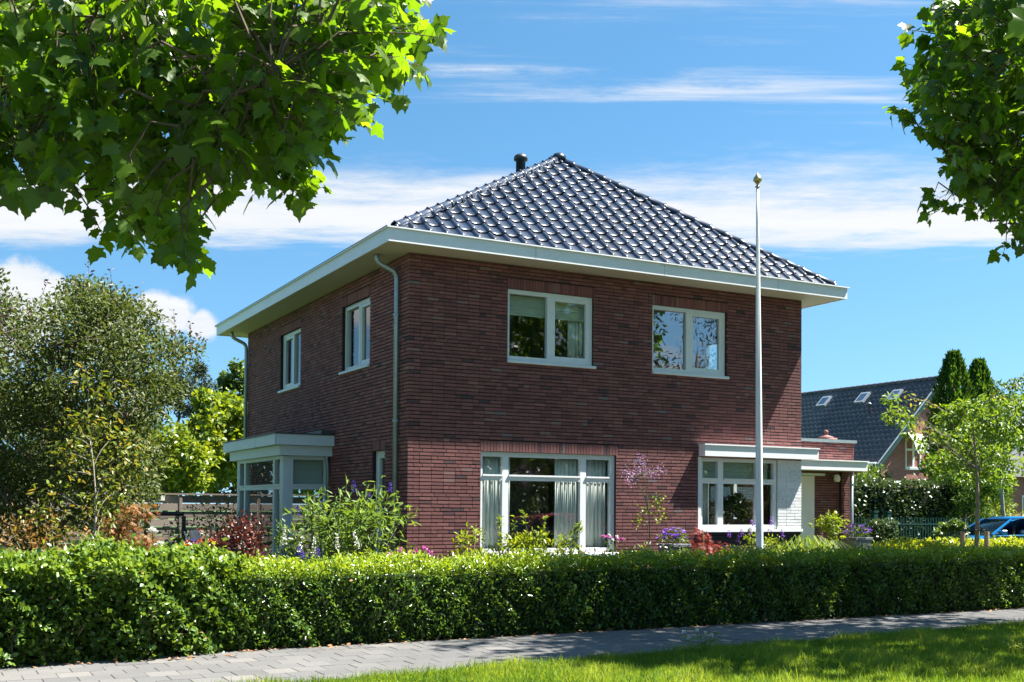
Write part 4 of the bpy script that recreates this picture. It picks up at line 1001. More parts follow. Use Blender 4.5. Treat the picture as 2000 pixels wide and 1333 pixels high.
planter(1317, 20.2, .42, 1.0, 'dark grey square planter by the brick wall below lilac flowers', 'violet petunias in the planter left of the red maple', 'f_purple')
planter(1672, 25.2, .5, 1.02, 'tall grey square planter with purple flowers beside the porch', 'purple petunias in the tall planter beside porch', 'f_purple')
x, y = spot(1378, 20.3); shrub('japanese_maple', 'low dark red japanese maple below right ground floor window', 'shrub', x, y, 1.3, .82, 900, .085, T_PAL, 'l_rmaple', z0=.3, nclump=34, upd=-.35)
x, y = spot(1475, 20.1); vp = shrub('speedwell', 'upright green perennials with violet spikes round the flagpole foot', 'flower', x, y, 1.28, .9, 800, .07, T_OVAL, 'l_lime', nclump=26)
spikes(vp, [dep(u, v, 20) for (u, v) in ((1424, 1052), (1474, 1032), (1450, 1050), (1503, 1040), (1507, 1025), (1440, 1060), (1530, 1052), (1463, 1045))], 'f_purple', .15, .022)
x, y = spot(1520, 20.6); shrub('speedwell', 'green perennials under the white painted brick panel', 'plant', x, y, 1.16, .8, 520, .07, T_OVAL, 'l_lime', nclump=22)
def fountain(u, d, label, n=130, h=1.1):
    x, y = spot(u, d); root = empty('ornamental_grass', (x, y, 0), label, 'grass')
    mb = MB()
    for k in range(n):
        a = rng.random()*6.28; r = .15+.4*rng.random(); c, s = math.cos(a), math.sin(a); hh = h*(.7+.35*rng.random())
        pts = [(x+c*.03, y+s*.03, 0), (x+c*r*.4, y+s*r*.4, hh*.7), (x+c*r*.8, y+s*r*.8, hh), (x+c*r*1.25, y+s*r*1.25, hh*.86)]
        w = .005; px, py = -s*w, c*w
        for p, q in zip(pts, pts[1:]): mb.quad((p[0]-px, p[1]-py, p[2]), (p[0]+px, p[1]+py, p[2]), (q[0]+px, q[1]+py, q[2]), (q[0]-px, q[1]-py, q[2]), tone=rng.random())
    mb.build('blades', 'l_grass', root)
fountain(1570, 21.4, 'arching pale ornamental grass at the house right corner', 150, 1.12); fountain(1605, 22.6, 'second arching ornamental grass before the porch wall', 120, 1.05)
x, y = spot(1628, 24.6)
tree('standard_shrub', 'small round-headed standard shrub on a thin stem before porch', 'shrub', (x, y, 0), (x+.02, y, 1.1), ellclumps(x, y, 1.3, .34, .34, .24, 16, .3), .17, 520, .095, T_OVAL, 'l_lime', 'bark', .025)

# left garden
x, y = spot(265, 17.3); tree('japanese_maple', 'orange and green japanese maple at the edge of the lawn', 'tree', (x, y, 0), (x, y, 1.2), ellclumps(x, y, 1.2, .46, .46, .45, 30, .3), .2, 1200, .085, T_PAL, 'l_omaple', 'bark', .03, updir=-.5)
x, y = spot(100, 16.2); shrub('barberry', 'brownish-leaved shrub behind the loose hedge at far left', 'shrub', x, y, 1.5, 2.0, 1300, .075, T_OVAL, 'l_omaple', nclump=50, z0=.4, tone_off=-.25)
p0 = np.array([*spot(150, 15.3), 0])
C = np.array([dep(u, v, 15.3+rng.normal()*.4) for (u, v) in ((175, 745), (215, 760), (130, 850), (160, 820), (200, 830), (235, 850), (265, 865), (180, 880), (140, 920), (210, 920), (100, 960), (170, 985), (230, 960), (90, 990), (200, 1000), (120, 1030), (60, 1010), (255, 900), (120, 880))])
tree('young_tree', 'thin young tree with yellow and orange tinted leaves behind left hedge', 'tree', p0, p0+np.array([.15, 0, 2.6]), C, .26, 800, .095, T_OVAL, 'l_yel', 'bark_pale', .022, updir=-.35)
x, y = spot(452, 19.5); shrub('hydrangea', 'white-flowered hydrangea against the wooden fence by bay window', 'shrub', x, y, 1.35, 1.1, 800, .09, T_OVAL, 'l_mid', flowers=[('f_white', 20, .12, 'side')])
x, y = spot(420, 23); shrub('shrub', 'grey-green shrub in front of wooden fence left of bay', 'shrub', x, y, 1.75, 2.2, 1500, .1, T_OVAL, 'l_mid', nclump=50)
x, y = spot(345, 19); shrub('fern', 'bright green low plant behind the hedge below black frame', 'plant', x, y, 1.15, .9, 500, .12, T_LANCE, 'l_lime')
x, y = spot(390, 17); shrub('bedding_flowers', 'low red and orange flowers behind the hedge', 'flower', x, y, 1.1, .6, 250, .06, T_OVAL, 'l_mid', flowers=[('f_red', 14, .06, 'top'), ('f_blue', 5, .06, 'top')])
x, y = spot(215, 14.2); 
for (u, v, lab) in ((75, 1082, 'single white rose bloom at the far left of hedge'), (312, 1066, 'white rose bloom on top of loose hedge'), (298, 1040, 'white rose bloom highest above the loose hedge')):
    c = dep(u, v, 13.2); root = empty('rose', (c[0], c[1], 0), lab, 'flower'); MB().tube([(c[0], c[1], .2), tuple(c)], .006, 5).build('stem', 'stalk', root); q = rdir(40); q[:, 2] = np.abs(q[:, 2]); leaves('bloom', c+q*.02, q, rdir(40)+q, .05, T_WIDE, 'f_white', root)
# black frame and garden chair
c = spot(330, 22); root = empty('garden_railing', (c[0], c[1], 0), 'black square tube railing standing in left garden', 'railing')
a, b = dep(285, 1004, 22), dep(359, 1004, 22)
for q in (a, b): MB().box(q[0]-.035, q[1]-.035, 0, q[0]+.035, q[1]+.035, a[2]-.036).build('post', 'rail_black', root)
MB().tube([a, b], .04, 4).build('rail', 'rail_black', root)
c = np.array([*spot(420, 18), 0]); root = empty('garden_chair', tuple(c), 'tilted garden chair with pink striped cushion among shrubs', 'chair')
ux = unit(np.array([.8, -.5, 0])); uy = np.array([-ux[1], ux[0], 0])
def cp_(a, b, z): return tuple(c+ux*a+uy*b+np.array([0, 0, z]))
for s in (-.22, .22): MB().tube([cp_(-.25, s, 0), cp_(-.12, s, .45), cp_(-.42, s, 1.22)], .014, 6).build('back_frame', 'alloy', root); MB().tube([cp_(.3, s, 0), cp_(.2, s, .45), cp_(-.12, s, .43)], .014, 6).build('leg', 'alloy', root)
MB().add([cp_(-.12, -.22, .46), cp_(.25, -.22, .48), cp_(.25, .22, .48), cp_(-.12, .22, .46), cp_(-.12, -.22, .52), cp_(.25, -.22, .54), cp_(.25, .22, .54), cp_(-.12, .22, .52)], [(0, 3, 2, 1), (4, 5, 6, 7), (0, 1, 5, 4), (1, 2, 6, 5), (2, 3, 7, 6), (3, 0, 4, 7)]).build('seat', 'cushion', root, bevel=.015)
MB().add([cp_(-.13, -.22, .5), cp_(-.13, .22, .5), cp_(-.38, .16, 1.22), cp_(-.38, -.16, 1.22), cp_(-.07, -.22, .52), cp_(-.07, .22, .52), cp_(-.32, .16, 1.24), cp_(-.32, -.16, 1.24)], [(0, 1, 2, 3), (4, 7, 6, 5), (0, 4, 5, 1), (1, 5, 6, 2), (2, 6, 7, 3), (3, 7, 4, 0)]).build('back_cushion', 'cushion', root, bevel=.015)

# large crab apple at the left
PC = [(-60, 590), (0, 575), (60, 625), (120, 600), (160, 560), (215, 580), (280, 610), (330, 625), (365, 650), (375, 690), (355, 730), (340, 790), (325, 840), (285, 890), (275, 940), (275, 990), (220, 1030), (-60, 1050)]
cc = inframe_poly(PC, 190, 17.2, 21.5); ox = outframe(ellpts((-7.5, 2.2, 3.2), (2.6, 2.2, 2.6), 160), 20)
b0 = np.array([-5.4, 2.6, 0.]); C = np.concatenate([cc, ox])
ct = tree('crab_apple', 'broad dark-leaved crab apple tree filling the left of garden', 'tree', b0, b0+np.array([.4, .3, 3.4]), C, .42, 74000, .088, T_OVAL, 'l_crab', 'bark', .11, updir=0., upn=.4)
mb = MB(); P = []; D = []
for (u, v0, v1) in ((172, 505, 620), (12, 570, 660), (95, 545, 640), (215, 525, 640), (272, 555, 650), (298, 590, 670), (338, 605, 690), (372, 630, 700), (62, 590, 650), (190, 560, 640), (240, 585, 650), (130, 570, 640), (318, 620, 690), (20, 600, 660), (390, 650, 700), (150, 545, 630), (255, 575, 650)):
    d = 19+rng.normal()*.5; a, b = dep(u-10+rng.normal()*10, v1, d), dep(u, v0, d+rng.normal()*.2); m = (a+b)/2+rng.normal(size=3)*.05; MB().tube([a, m, b], [.008, .005, .002], 4).build('shoot', 'bark', ct)
    for t in np.linspace(.1, 1, 20): P.append(a*(1-t)**2+2*m*t*(1-t)+b*t*t+rng.normal(size=3)*.02); D.append(unit(rng.normal(size=3)*np.array([1, 1, .4])+np.array([0, 0, .3])))
P = np.array(P); D = np.array(D)
leaves('crown', P, D, rdir(len(P))+np.array([0, 0, .4]), .085*(.6+.5*rng.random(len(P))), T_OVAL, 'l_crabtop', ct)

def bg(name, label, u, v, d, ru, rv, n, size, tmpl, lm, bark='bark', r0=.12, nc=40, cr=.3, cat='tree', group=None, inner=.35, upn=.5, rdepth=None):
    c = dep(u, v, d); rx, rz = ru*d/F, rv*d/F
    return tree(name, label, cat, (c[0], c[1], 0), (c[0], c[1], max(.6, c[2]+rz*.3)), ellclumps(c[0], c[1], c[2], rx, rdepth or rx, rz, nc, inner), rx*cr, n, size, tmpl, lm, bark, r0, group, upn=upn)
G = 'trees beyond the wooden fence'
bg('maple_tree', 'bright yellow-green tree beyond the fence next to bay window', 425, 860, 38, 85, 95, 7000, .2, T_WIDE, 'l_lime', nc=60, group=G)
bg('maple_tree', 'lime green bushy tree beyond the fence left of bay window', 330, 905, 35, 75, 75, 5200, .16, T_WIDE, 'l_lime', nc=50, group=G)
bg('maple_tree', 'lime tree visible through the bay window glass', 600, 890, 40, 70, 80, 3600, .2, T_WIDE, 'l_lime', nc=40, group=G)
bg('broadleaf_tree', 'dark green dense tree behind the lime green trees by fence', 470, 905, 44, 95, 90, 5200, .2, T_WIDE, 'l_dark', nc=60, group=G)
bg('broadleaf_tree', 'tall mid green tree peeping past the house left downpipe', 470, 770, 48, 42, 62, 2200, .22, T_WIDE, 'l_mid', nc=26, group=G)
bg('broadleaf_tree', 'mid green tree low behind the crab apple and fence', 270, 905, 40, 90, 85, 4000, .2, T_WIDE, 'l_mid', nc=50, group=G)
bg('cedar_tree', 'blue-green cedar top showing right of crab apple crown', 365, 760, 44, 50, 62, 5200, .16, T_LANCE, 'l_needle', nc=40, cr=.28, group=G)
bg('broadleaf_tree', 'dark green tree behind the crab apple at the left edge', 60, 880, 36, 110, 130, 6000, .2, T_WIDE, 'l_dark', nc=60, group=G)
bg('broadleaf_tree', 'mid green tree behind the middle of crab apple crown', 180, 880, 38, 80, 110, 4500, .2, T_WIDE, 'l_mid', nc=50, group=G)
for (x, y, h, lab) in ((-15, 13, 7, 'garden tree left of view mirrored in the bay window glass'), (-17, 21, 9, 'taller tree left of view mirrored in the side windows')):
    tree('reflected_tree', lab, 'tree', (x, y, 0), (x, y, h*.8), ellclumps(x, y, h*.52, 3.6, 3.6, h*.46, 40, .35), 1.1, 3000, .28, T_WIDE, 'l_lime', 'bark', .2, 'trees mirrored in the side glass')
def woodfence():
    y = 13.; root = empty('wooden_fence', (1, y, 0), 'weathered horizontal plank fence behind the left garden', 'fence'); x0, x1 = -6.5, 6.; hz = .02; k = 0
    var = []
    for t in range(6):
        m = MB().box(-.9, -.011, 0, .9, .011, .185, tone=t/5).build('plank', 'plank', None, bevel=.003); var.append(m.data); bpy.data.objects.remove(m)
    for i in range(7):
        xx = x0+.9+i*1.83
        for j in range(9):
            o = bpy.data.objects.new('plank', var[rng.integers(6)]); COL.objects.link(o); place(o, root); o.location = (xx, y-.02*(j % 2), .03+j*.208)
        MB().box(xx-.955, y-.045, 0, xx-.88, y+.04, 1.93).build('post', 'plank', root, bevel=.005)
    MB().box(x0-.05, y-.06, 1.905, x1+.5, y+.05, 1.945).build('coping', 'plank', root)
    lx = on(314, 968, 1, y)[0]; l2 = on(505, 972, 1, y)[0]
    for q, lab in ((lx, 'small white box fixed to fence left of bay'), (l2, 'small white box fixed to fence seen through bay glass')): tag(MB().box(q-.07, y-.14, 1.74, q+.07, y-.056, 1.88).build('wall_light', 'lamp_white', bevel=.01), lab, 'light')
woodfence()

# ------------------------------------------------------------------ right side: neighbours, fence, trees, car
def far_house():
    gx, gy, rz_ = 34.82, 19.09, 7.77; ex, ez = 30.89, 3.9; L2 = 15.; root = empty('neighbour_house', (gx, gy, 0), 'low brick neighbour house with dark tiled roof and green gable boards', 'house')
    hw = gx-ex
    mb = MB(); mb.add([(ex+.25, gy+.25, 0), (gx*2-ex-.25, gy+.25, 0), (gx*2-ex-.25, gy+.25, ez), (gx, gy+.25, rz_-.15), (ex+.25, gy+.25, ez)], [(0, 1, 2, 3, 4)])
    mb.add([(ex+.25, gy+.25, 0), (ex+.25, gy+L2, 0), (ex+.25, gy+L2, ez), (ex+.25, gy+.25, ez)], [(0, 1, 2, 3)]); mb.add([(gx*2-ex-.25, gy+.25, 0), (gx*2-ex-.25, gy+L2, 0), (gx*2-ex-.25, gy+L2, ez), (gx*2-ex-.25, gy+.25, ez)], [(3, 2, 1, 0)])
    mb.build('wall', 'brickface', root)
    n = np.array([-(rz_-ez), 0, hw]); n = n/np.linalg.norm(n)
    roof = MB().add([(ex-.2, gy, ez-.2), (gx, gy, rz_), (gx, gy+L2, rz_), (ex-.2, gy+L2, ez-.2), (gx*2-ex+.2, gy, ez-.2), (gx*2-ex+.2, gy+L2, ez-.2)], [(0, 1, 2, 3), (1, 4, 5, 2)]).build('roof', 'roof_under', root)
    # tiling as real ridged courses
    P0 = np.array([ex-.2, gy, ez-.2]); Q = np.array([gx, gy, rz_]); Y = unit(Q-P0); S = np.linalg.norm(Q-P0); X = np.array([0, -1., 0]); Z = unit(np.cross(Y, np.array([0, 1., 0]))); Z = Z if Z[2] > 0 else -Z
    rest = MB(); g = .34; w = .3
    prof = [(0, .02), (.05, .06), (.1, .06), (.15, .025), (.22, .015), (.3, .02)]
    for j in range(int(S/g)):
        for i in range(int(L2/w)):
            o = P0+np.array([0, i*w, 0])+Y*(j*g); old = (i*w > 5.2+j*.06)
            vs = [tuple(o+np.array([0, px, 0])+Z*(pz-.03)) for px, pz in prof]+[tuple(o+np.array([0, px, 0])+Z*(pz+.02)) for px, pz in prof]+[tuple(o+np.array([0, px, 0])+Y*(g+.02)+Z*(pz-.005)) for px, pz in prof]
            k = len(prof); rest.add(vs, [(a*k+b, a*k+b+1, (a+1)*k+b+1, (a+1)*k+b) for a in range(2) for b in range(k-1)], tone=(.65 if old else .15)+.35*rng.random())
    tag(rest.build('roof_tiling', 'fartile', roof, True), kind='stuff')
    rt = MB()
    for i in range(int(L2/.38)): MB().tube([(gx, gy+i*.38, rz_+.04), (gx, gy+i*.38+.4, rz_+.055)], [.13, .11], 8).build('ridge_tile', 'fartile', roof, True)
    def hit(u, v):
        d = ray(u, v); t = ((P0-CAM)@Z)/(d@Z); return CAM+d*t
    for (u, v, w_, h_) in ((1611, 787, .62, .7), (1686, 780, .6, .72), (1749, 775, .6, .72)):
        c = hit(u, v); fr = MB(); a = np.array([0, w_/2, 0]); b = Y*h_/2
        q = [c-a-b, c+a-b, c+a+b, c-a+b]; fr.add([tuple(p+Z*.02) for p in q]+[tuple(p+Z*.14) for p in q], [(0, 1, 5, 4), (1, 2, 6, 5), (2, 3, 7, 6), (3, 0, 4, 7), (4, 5, 6, 7)]); fo = fr.build('roof_window', 'skylight', roof)
        q = [c-a*.75-b*.75, c+a*.75-b*.75, c+a*.75+b*.75, c-a*.75+b*.75]; MB().add([tuple(p+Z*.145) for p in q], [(0, 1, 2, 3)]).build('pane', 'skyglass', fo)
    c = hit(1697, 812); MB().tube([c-Z*.1, c+np.array([0, 0, .55])], .09, 10).lathe(tuple(c+np.array([0, 0, .5])), [(.14, 0), (.14, .06), (.06, .14)], 10).build('vent_pipe', 'darkpipe', roof)
    for s, e in (((ex-.25, gy-.06, ez-.25), (gx, gy-.06, rz_+.02)), ((gx*2-ex+.25, gy-.06, ez-.25), (gx, gy-.06, rz_+.02))):
        s, e = np.array(s), np.array(e); dz = np.array([0, 0, -.34]); MB().add([tuple(s), tuple(e), tuple(e+dz), tuple(s+dz)]+[tuple(p+np.array([0, .3, 0])) for p in (s, e, e+dz, s+dz)], [(0, 1, 2, 3), (4, 7, 6, 5), (0, 4, 5, 1), (1, 5, 6, 2), (2, 6, 7, 3), (3, 7, 4, 0)]).build('barge_board', 'green_board', root)
        u2 = np.array([0, -.03, .02]); MB().tube([s+u2, e+u2], .035, 6).build('verge_trim', 'zinc', root)
    MB().tube([(ex-.32, gy-.1, ez-.22), (ex-.32, gy+L2, ez-.22)], .09, 8).build('gutter', 'lamp_white', root)
    GX = lambda u, n_, z: (u, gy+.25-n_, z)
    window(GX, (32.75, 33.75, 3.55, 5.0), [33.25], [4.4], root, rec=-.05, fw=.08, sill=True)
    aw = MB(); m = 10
    for i in range(m):
        t0, t1 = i/m*math.pi/2, (i+1)/m*math.pi/2; aw.quad((32.6, gy+.2-.75*math.sin(t0), 4.2+.95*math.cos(t0)), (33.9, gy+.2-.75*math.sin(t0), 4.2+.95*math.cos(t0)), (33.9, gy+.2-.75*math.sin(t1), 4.2+.95*math.cos(t1)), (32.6, gy+.2-.75*math.sin(t1), 4.2+.95*math.cos(t1)))
    aw.build('awning', 'lamp_white', root, True)
    window(GX, (35.6, 37.0, 1.0, 2.6), [36.3], [], root, rec=-.05, fw=.08)
def brickface(name, c1, c2, mortar):
    m, t, o = newmat(name); b = t.nodes.new('ShaderNodeBsdfPrincipled'); g = t.nodes.new('ShaderNodeNewGeometry'); sp = t.nodes.new('ShaderNodeSeparateXYZ'); t.links.new(g.outputs['Position'], sp.inputs[0])
    cb = t.nodes.new('ShaderNodeCombineXYZ'); t.links.new(mth(t, 'ADD', sp.outputs[0], sp.outputs[1]), cb.inputs[0]); t.links.new(sp.outputs[2], cb.inputs[1])
    br = t.nodes.new('ShaderNodeTexBrick'); br.inputs['Scale'].default_value = 1; br.inputs['Brick Width'].default_value = .22; br.inputs['Row Height'].default_value = .0625; br.inputs['Mortar Size'].default_value = .006
    br.inputs['Color1'].default_value = (*c1, 1); br.inputs['Color2'].default_value = (*c2, 1); br.inputs['Mortar'].default_value = (*mortar, 1); t.links.new(cb.outputs[0], br.inputs[0])
    t.links.new(br.outputs[0], b.inputs['Base Color']); b.inputs['Roughness'].default_value = .9; t.links.new(b.outputs[0], o.inputs[0])
brickface('brickface', (.36, .13, .11), (.25, .085, .072), (.26, .17, .145))
glassmat('skyglass', .5, (.05, .08, .1))
far_house()
def right_house():
    c = dep(2010, 940, 62); x, y = c[0], c[1]; root = empty('brick_house', (x, y, 0), 'distant brick house with grey dormer behind trees at right edge', 'house')
    MB().box(x-1.9, y, 0, x+9, y+8, 3.6).build('wall', 'brickface', root)
    MB().add([(x-2.2, y-.4, 3.5), (x+9.3, y-.4, 3.5), (x+9.3, y+4, 7.6), (x-2.2, y+4, 7.6), (x-2.2, y+8.4, 3.5), (x+9.3, y+8.4, 3.5)], [(0, 1, 2, 3), (3, 2, 5, 4), (0, 3, 4), (1, 5, 2)]).build('roof', 'roof_under', root)
    MB().box(x-1.2, y+1.2, 4.9, x+3.5, y+5, 7.9).build('dormer', 'grey_wall', root)
    window(lambda u, n, z: (u, y-n, z), (x-.6, x+1.6, 1.2, 2.5), [x+.5], [], root, rec=-.03, fw=.1)
right_house()
c = dep(1715, 940, 44); sh = empty('garden_shed', (c[0], c[1], 0), 'dark green flat-roofed shed behind the ivy hedge', 'shed'); MB().box(c[0]-1.8, c[1], 0, c[0]+1.2, c[1]+3, 2.72).build('wall', 'green_board', sh); MB().box(c[0]-1.95, c[1]-.15, 2.72, c[0]+1.35, c[1]+3.15, 2.8).build('roof_edge', 'paint', sh)
c = dep(1752, 1000, 37); hedge('ivy_hedge', 'dark ivy-covered fence hedge beyond the green metal fence', c[0]-2.7, c[0]+2.9, c[1], c[1]+.6, 2.55, 9000, .11, T_WIDE, 'l_ivy', topt=.75, facet=.5, lump=.12)
c = dep(1705, 925, 40); shrub('shrub', 'pale green leafy bush poking above the ivy hedge', 'shrub', c[0], c[1], 3.2, 1.9, 900, .13, T_WIDE, 'l_mid', nclump=24, z0=1.6)
c = dep(1740, 1000, 32.); hedge('hedge_panel', 'small square ivy screen panel between green fence posts', c[0]-.42, c[0]+.5, c[1]+.25, c[1]+.42, 1.3, 1800, .085, T_WIDE, 'l_ivy', topt=.9, facet=.75, lump=.03)
def metalfence():
    a = dep(1672, 1000, 33)[0]; y = dep(1720, 1000, 33)[1]; root = empty('metal_fence', (a, y, 0), 'dark green metal picket fence with square posts right of porch', 'fence')
    x = a-.6
    while x < a+4.6: MB().box(x-.013, y-.013, 0, x+.013, y+.013, 1.42).build('picket', 'green_metal', root); x += .115
    for z in (.25, 1.2): MB().box(a-.7, y-.02, z, a+4.7, y-.014, z+.04).build('rail', 'green_metal', root)
    for u in (1700, 1741):
        p = dep(u, 1000, 32.7)[0]; MB().box(p-.075, y-.3, 0, p+.075, y-.15, 1.56).box(p-.085, y-.31, 1.56, p+.085, y-.14, 1.6).build('post', 'green_metal', root)
metalfence()
x, y = dep(1725, 1000, 26)[:2]; hedge('low_hedge', 'low yellow-green hedge strip behind the clipped hedge at right', x, x+1.6, y-.3, y+.35, .78, 3600, .085, T_WIDE, 'l_lime', topt=.85, facet=.6, lump=.1)
x, y = dep(1860, 1000, 28.5)[:2]; hedge('low_hedge', 'long yellow-green hedge in front of the blue car', x-1.9, x+3.4, y-.4, y+.4, .8, 8500, .085, T_WIDE, 'l_lime', topt=.85, facet=.6, lump=.08)
bg('rounded_bush', 'rounded green bush behind low hedge left of tree stakes', 1860, 1045, 30, 34, 28, 900, .1, T_WIDE, 'l_mid', nc=20, cat='shrub', r0=.03)
def thuja(u, vt, d, r, label, n):
    c = dep(u, 1000, d); top = dep(u, vt, d)[2]; root = empty('thuja', (c[0], c[1], 0), label, 'conifer', 'columnar conifers')
    MB().tube([(c[0], c[1], 0), (c[0], c[1], top*.9)], [.12, .03], 8).build('trunk', 'bark', root, True)
    t = rng.random(n)**.8; a = rng.random(n)*6.283; lum = 1+.2*np.sin(a*5+t*9)+.16*np.sin(a*11-t*31)+.08*rng.normal(size=n)
    rad = r*np.minimum(1, (1-t)*2.1+.06)**.75*(.85+.15*np.minimum(1, t*5))*lum*(.72+.28*rng.random(n)**.4)
    P = np.stack([c[0]+np.cos(a)*rad, c[1]+np.sin(a)*rad, .1+t*(top-.15)], 1); o = np.stack([np.cos(a), np.sin(a), .9+0*a], 1)
    leaves('crown', P, o+rdir(n)*.5+np.array([0, 0, .7]), np.stack([np.cos(a), np.sin(a), 0*a], 1)+rdir(n)*.6, .17*(.6+.7*rng.random(n)), T_LANCE, 'l_thuja', root, .5+.18*np.sin(a*5+t*9)+.3*rng.normal(size=n), wid=.34)
thuja(1862, 688, 40, .9, 'taller dark green columnar conifer behind the young tree', 9000); thuja(1912, 704, 41.5, .86, 'shorter columnar conifer just right of the tallest one', 8500)
bg('conifer_bush', 'broad dark evergreen mass below the columnar conifers', 1895, 985, 38.5, 68, 95, 6500, .15, T_LANCE, 'l_thuja', nc=50, cat='conifer', r0=.1)
bg('birch_tree', 'loose pale-trunked tree in front of house at right edge', 1975, 820, 36, 62, 85, 2600, .14, T_OVAL, 'l_mid', 'bark_pale', nc=36, cr=.26, r0=.08)
bg('shrub', 'yellowish feathery shrub behind the blue car', 1955, 1000, 40, 55, 32, 1200, .14, T_LANCE, 'l_lime', nc=20, cat='shrub', r0=.04)
# young tree with stakes
x, y = dep(1903, 1000, 27)[:2]
C = np.array([dep(u, v, 27+rng.normal()*.7) for (u, v) in ((1740, 780), (1755, 800), (1735, 815), (1770, 825), (1780, 850), (1800, 870), (1830, 850), (1850, 820), (1870, 800), (1860, 860), (1890, 840), (1900, 800), (1930, 830), (1960, 840), (1985, 860), (1850, 900), (1880, 890), (1915, 880), (1950, 890), (1980, 910), (1830, 930), (1840, 900), (1910, 910), (1935, 930), (1965, 800), (1990, 790), (1880, 930), (1815, 905), (1960, 940), (1930, 790))])
yt = tree('lime_tree', 'young staked street tree with bright green leaves at right', 'tree', (x, y, 0), tuple(dep(1900, 830, 27)), C, np.where(uvd(C)[0] < 1835, .2, .33), 3300, .13, T_OVAL, 'l_street', 'bark_young', .07, updir=-.5, tmin=.72)
mb = MB(); P = []
for (u0, v0, u1, v1) in ((1860, 812, 1765, 772), (1855, 850, 1740, 800), (1850, 855, 1785, 830), (1905, 800, 1995, 745)):
    a, b = dep(u0, v0, 27), dep(u1, v1, 26.6); mb.tube([a, (a+b)/2+np.array([0, 0, .08]), b], [.02, .012, .005], 5); P += [a*(1-t)+b*t for t in rng.random(26)*.6+.42]
mb.build('branches', 'bark_pale', yt); P = np.array(P); n = len(P); leaves('crown', P+rng.normal(size=(n, 3))*.08, rdir(n)*np.array([1, 1, .5])+np.array([0, 0, -.5]), rdir(n)*.5+np.array([0, 0, 1]), .13, T_OVAL, 'l_yel', yt)
for (u, lab) in ((1880, 'left wooden stake supporting the young street tree'), (1927, 'right wooden stake supporting the young street tree')):
    q = dep(u, 1000, 26.8); MB_ = MB().tube([(q[0], q[1], 0), (q[0], q[1], 1.14)], .058, 12).build('tree_stake', 'stake'); tag(MB_, lab, 'stake', 'tree stakes')
a, b = dep(1880, 1036, 26.8), dep(1927, 1036, 26.8); tag(MB().tube([a, (a+b)/2+np.array([0, .12, 0]), b], .022, 4).build('tree_tie', 'strap'), 'black tie strap between the two tree stakes', 'strap')
def car(name, label, loc, rz, paint, group=None):
    root = empty(name, (loc[0], loc[1], 0), label, 'car', group, rz)
    R_ = Matrix.Translation((loc[0], loc[1], loc[2] if len(loc) > 2 else 0)) @ Matrix.Rotation(rz, 4, 'Z')
    xf = lambda x, y, z: tuple(R_ @ Vector((x, y, z)))
    low = [(-2.05, .32), (-2.08, .6), (-2.0, .86), (-1.75, .95), (-.9, .96), (.3, .95), (.95, .93), (1.6, .82), (1.95, .66), (2.08, .48), (2.06, .3)]
    hwz = lambda z: .80+.06*math.sin(min(1, max(0, (z-.25)/.5))*math.pi) if z < .97 else .78
    def loft(prof, hw, flip=False):
        m = MB(xf); k = len(prof); ys = [-1, -.93, .93, 1]
        vs = []
        for s in ys:
            for (x, z) in prof:
                q = 1 if abs(s) < 1 else .0
                vs.append((x*(1 if q else .985), s*hw(z), z if q else z-.03*(z > .5)))
        fs = [(a*k+i, a*k+(i+1) % k, (a+1)*k+(i+1) % k, (a+1)*k+i) for a in range(3) for i in range(k)]
        fs += [tuple(range(k)), tuple(3*k+i for i in range(k))[::-1]]
        return m.add(vs, fs)
    body = loft(low, hwz).build('body', paint, root, True)
    gh = [(-1.9, .95), (-1.72, 1.2), (-1.4, 1.40), (-.6, 1.47), (.0, 1.46), (.32, 1.38), (1.08, .95)]; ghw = lambda z: .78-.36*max(0, z-.95)
    loft([(x*.985, z-.012) for x, z in gh], lambda z: ghw(z)*.985).build('glasshouse', 'carglass', root, True)
    rf = [(-1.72, 1.22), (-1.4, 1.41), (-.6, 1.482), (.0, 1.472), (.32, 1.39), (.3, 1.37), (0, 1.45), (-.6, 1.46), (-1.4, 1.385), (-1.68, 1.2)]
    loft(rf, lambda z: ghw(z)+.004).build('roof', paint, root, True)
    for s in (-1, 1):
        for pts in (((1.08, .95), (.32, 1.385)), ((-.45, .95), (-.5, 1.46)), ((-1.9, .95), (-1.66, 1.24), (-1.4, 1.4)), ((-1.25, .95), (-1.4, 1.4))):
            MB(xf).tube([(x, s*(ghw(z)+.002), z) for x, z in pts], .033, 6).build('pillar', paint, root)
        MB(xf).box(.72, s*.80, .95, .9, s*1.0, 1.08).build('mirror', paint, root, bevel=.02)
        MB(xf).box(1.88, s*.42, .6, 2.03, s*.74, .74).build('headlight', 'lamp_white', root, bevel=.02); MB(xf).box(-2.06, s*.5, .7, -1.96, s*.76, .9).build('tail_light', 'f_red', root, bevel=.02)
        for wx in (-1.25, 1.3):
            m = MB(xf); n = 20; prof = [(.2, -.1), (.3, -.1), (.315, -.06), (.315, .06), (.3, .1), (.2, .1)]
            vs = [(wx+r*math.cos(t*6.2832/n), s*.77+yy, .315+r*math.sin(t*6.2832/n)) for r, yy in prof for t in range(n)]; fs = [(a*n+i, a*n+(i+1) % n, ((a+1) % 6)*n+(i+1) % n, ((a+1) % 6)*n+i) for a in range(6) for i in range(n)]
            wo = m.add(vs, fs).build('wheel', 'rubber', root, True)
            m = MB(xf); m.add([(wx, s*.85, .315)]+[(wx+.2*math.cos(t*6.2832/n), s*.83, .315+.2*math.sin(t*6.2832/n)) for t in range(n)], [(0, 1+i, 1+(i+1) % n) for i in range(n)]); m.build('rim', 'alloy', wo)
    for yy in (-.36, .36):
        MB(xf).box(-.35, yy-.24, .5, -.2, yy+.24, 1.18).box(-.33, yy-.12, 1.18, -.23, yy+.12, 1.36).build('seat', 'seat_dark', root, bevel=.03)
    return root
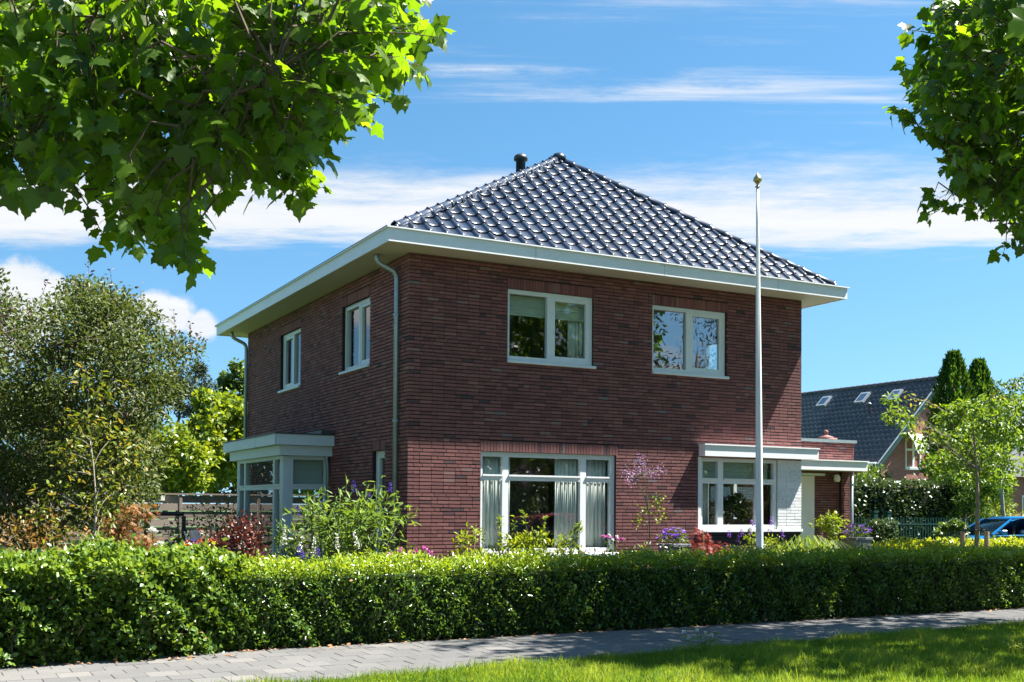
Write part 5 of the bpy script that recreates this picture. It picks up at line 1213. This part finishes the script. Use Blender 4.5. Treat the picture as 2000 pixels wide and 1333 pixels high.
c = dep(1965, 1000, 33.5); car('parked_car', 'bright blue hatchback parked behind the low hedge at right', (c[0], c[1]), math.radians(180-14), 'carblue')
car('parked_car', 'red car parked on the street, mirrored in the large front window', (10.6, -12.2, -.02), 0., 'carred')
# trees across the street: seen as reflections in the front windows
bgR = 'street trees mirrored in the windows'
for (x, y, h, r, lab, lm, tm) in ((15, -25, 9, 4.2, 'broad dark tree across the street mirrored in large window', 'l_dark', T_WIDE), (22, -24, 8, 4, 'second dark tree across the street mirrored in lower windows', 'l_dark', T_WIDE), (28, -25, 8, 4, 'third dark tree across the street mirrored beside the second', 'l_mid', T_WIDE), (35, -27, 9, 4.5, 'far dark tree across the street mirrored in right window', 'l_dark', T_WIDE), (43, -28, 9, 4.5, 'furthest tree along the street mirrored in right window', 'l_mid', T_WIDE), (30, -31, 12.5, 4, 'layered cedar across the street mirrored in upper right window', 'l_needle', T_LANCE)):
    tree('reflected_tree', lab, 'tree', (x, y, 0), (x, y, h*.8), ellclumps(x, y, h*.55, r, r, h*.45, 40, .35), r*.3, 3200, .3, tm, lm, 'bark', .25, bgR)
hedge('added_street_hedge', 'tall dark hedge added across the street to darken the front window reflections', 2, 62, -33, -31, 5.5, 14000, .45, T_WIDE, 'l_dark', facet=.4, lump=.4)  # unseen hedge, added to keep the bright horizon out of the window reflections
# house plants behind the right window
for (u, lab, lm, fm) in ((1425, 'leafy pot plant behind left of the right window', 'l_dark', 'f_white'), (1455, 'flowering pot plant behind centre of right window', 'l_mid', 'f_red'), (1440, 'tall trailing pot plant between the others inside', 'l_dark', 'f_white')):
    p = on(u, 1000, 1, .35+.15*rng.random()); root = empty('pot_plant', (p[0], p[1], 1.25), lab, 'plant', 'plants on the window ledge')
    MB().lathe((p[0], p[1], 1.26), [(.07, 0), (.1, .16), (.105, .18)], 14).build('pot', 'terracotta', root, True)
    C = ellclumps(p[0], p[1], 1.68, .26, .2, .24, 14, .3); n = 260; P, o2, _ = clumpleaves(C, .1, n); leaves('foliage', P, rdir(n)+o2, o2+np.array([0, 0, .6]), .085, T_OVAL, lm, root)
    for k in range(6): q = rdir(12); leaves('flower', C[k]+q*.02, q, rdir(12), .03, T_WIDE, fm, root)
tag(MB().box(6.15, .2, 1.2, 7.98, .75, 1.255).build('window_ledge', 'paint'), 'white deep window ledge inside the right ground floor window', 'ledge')
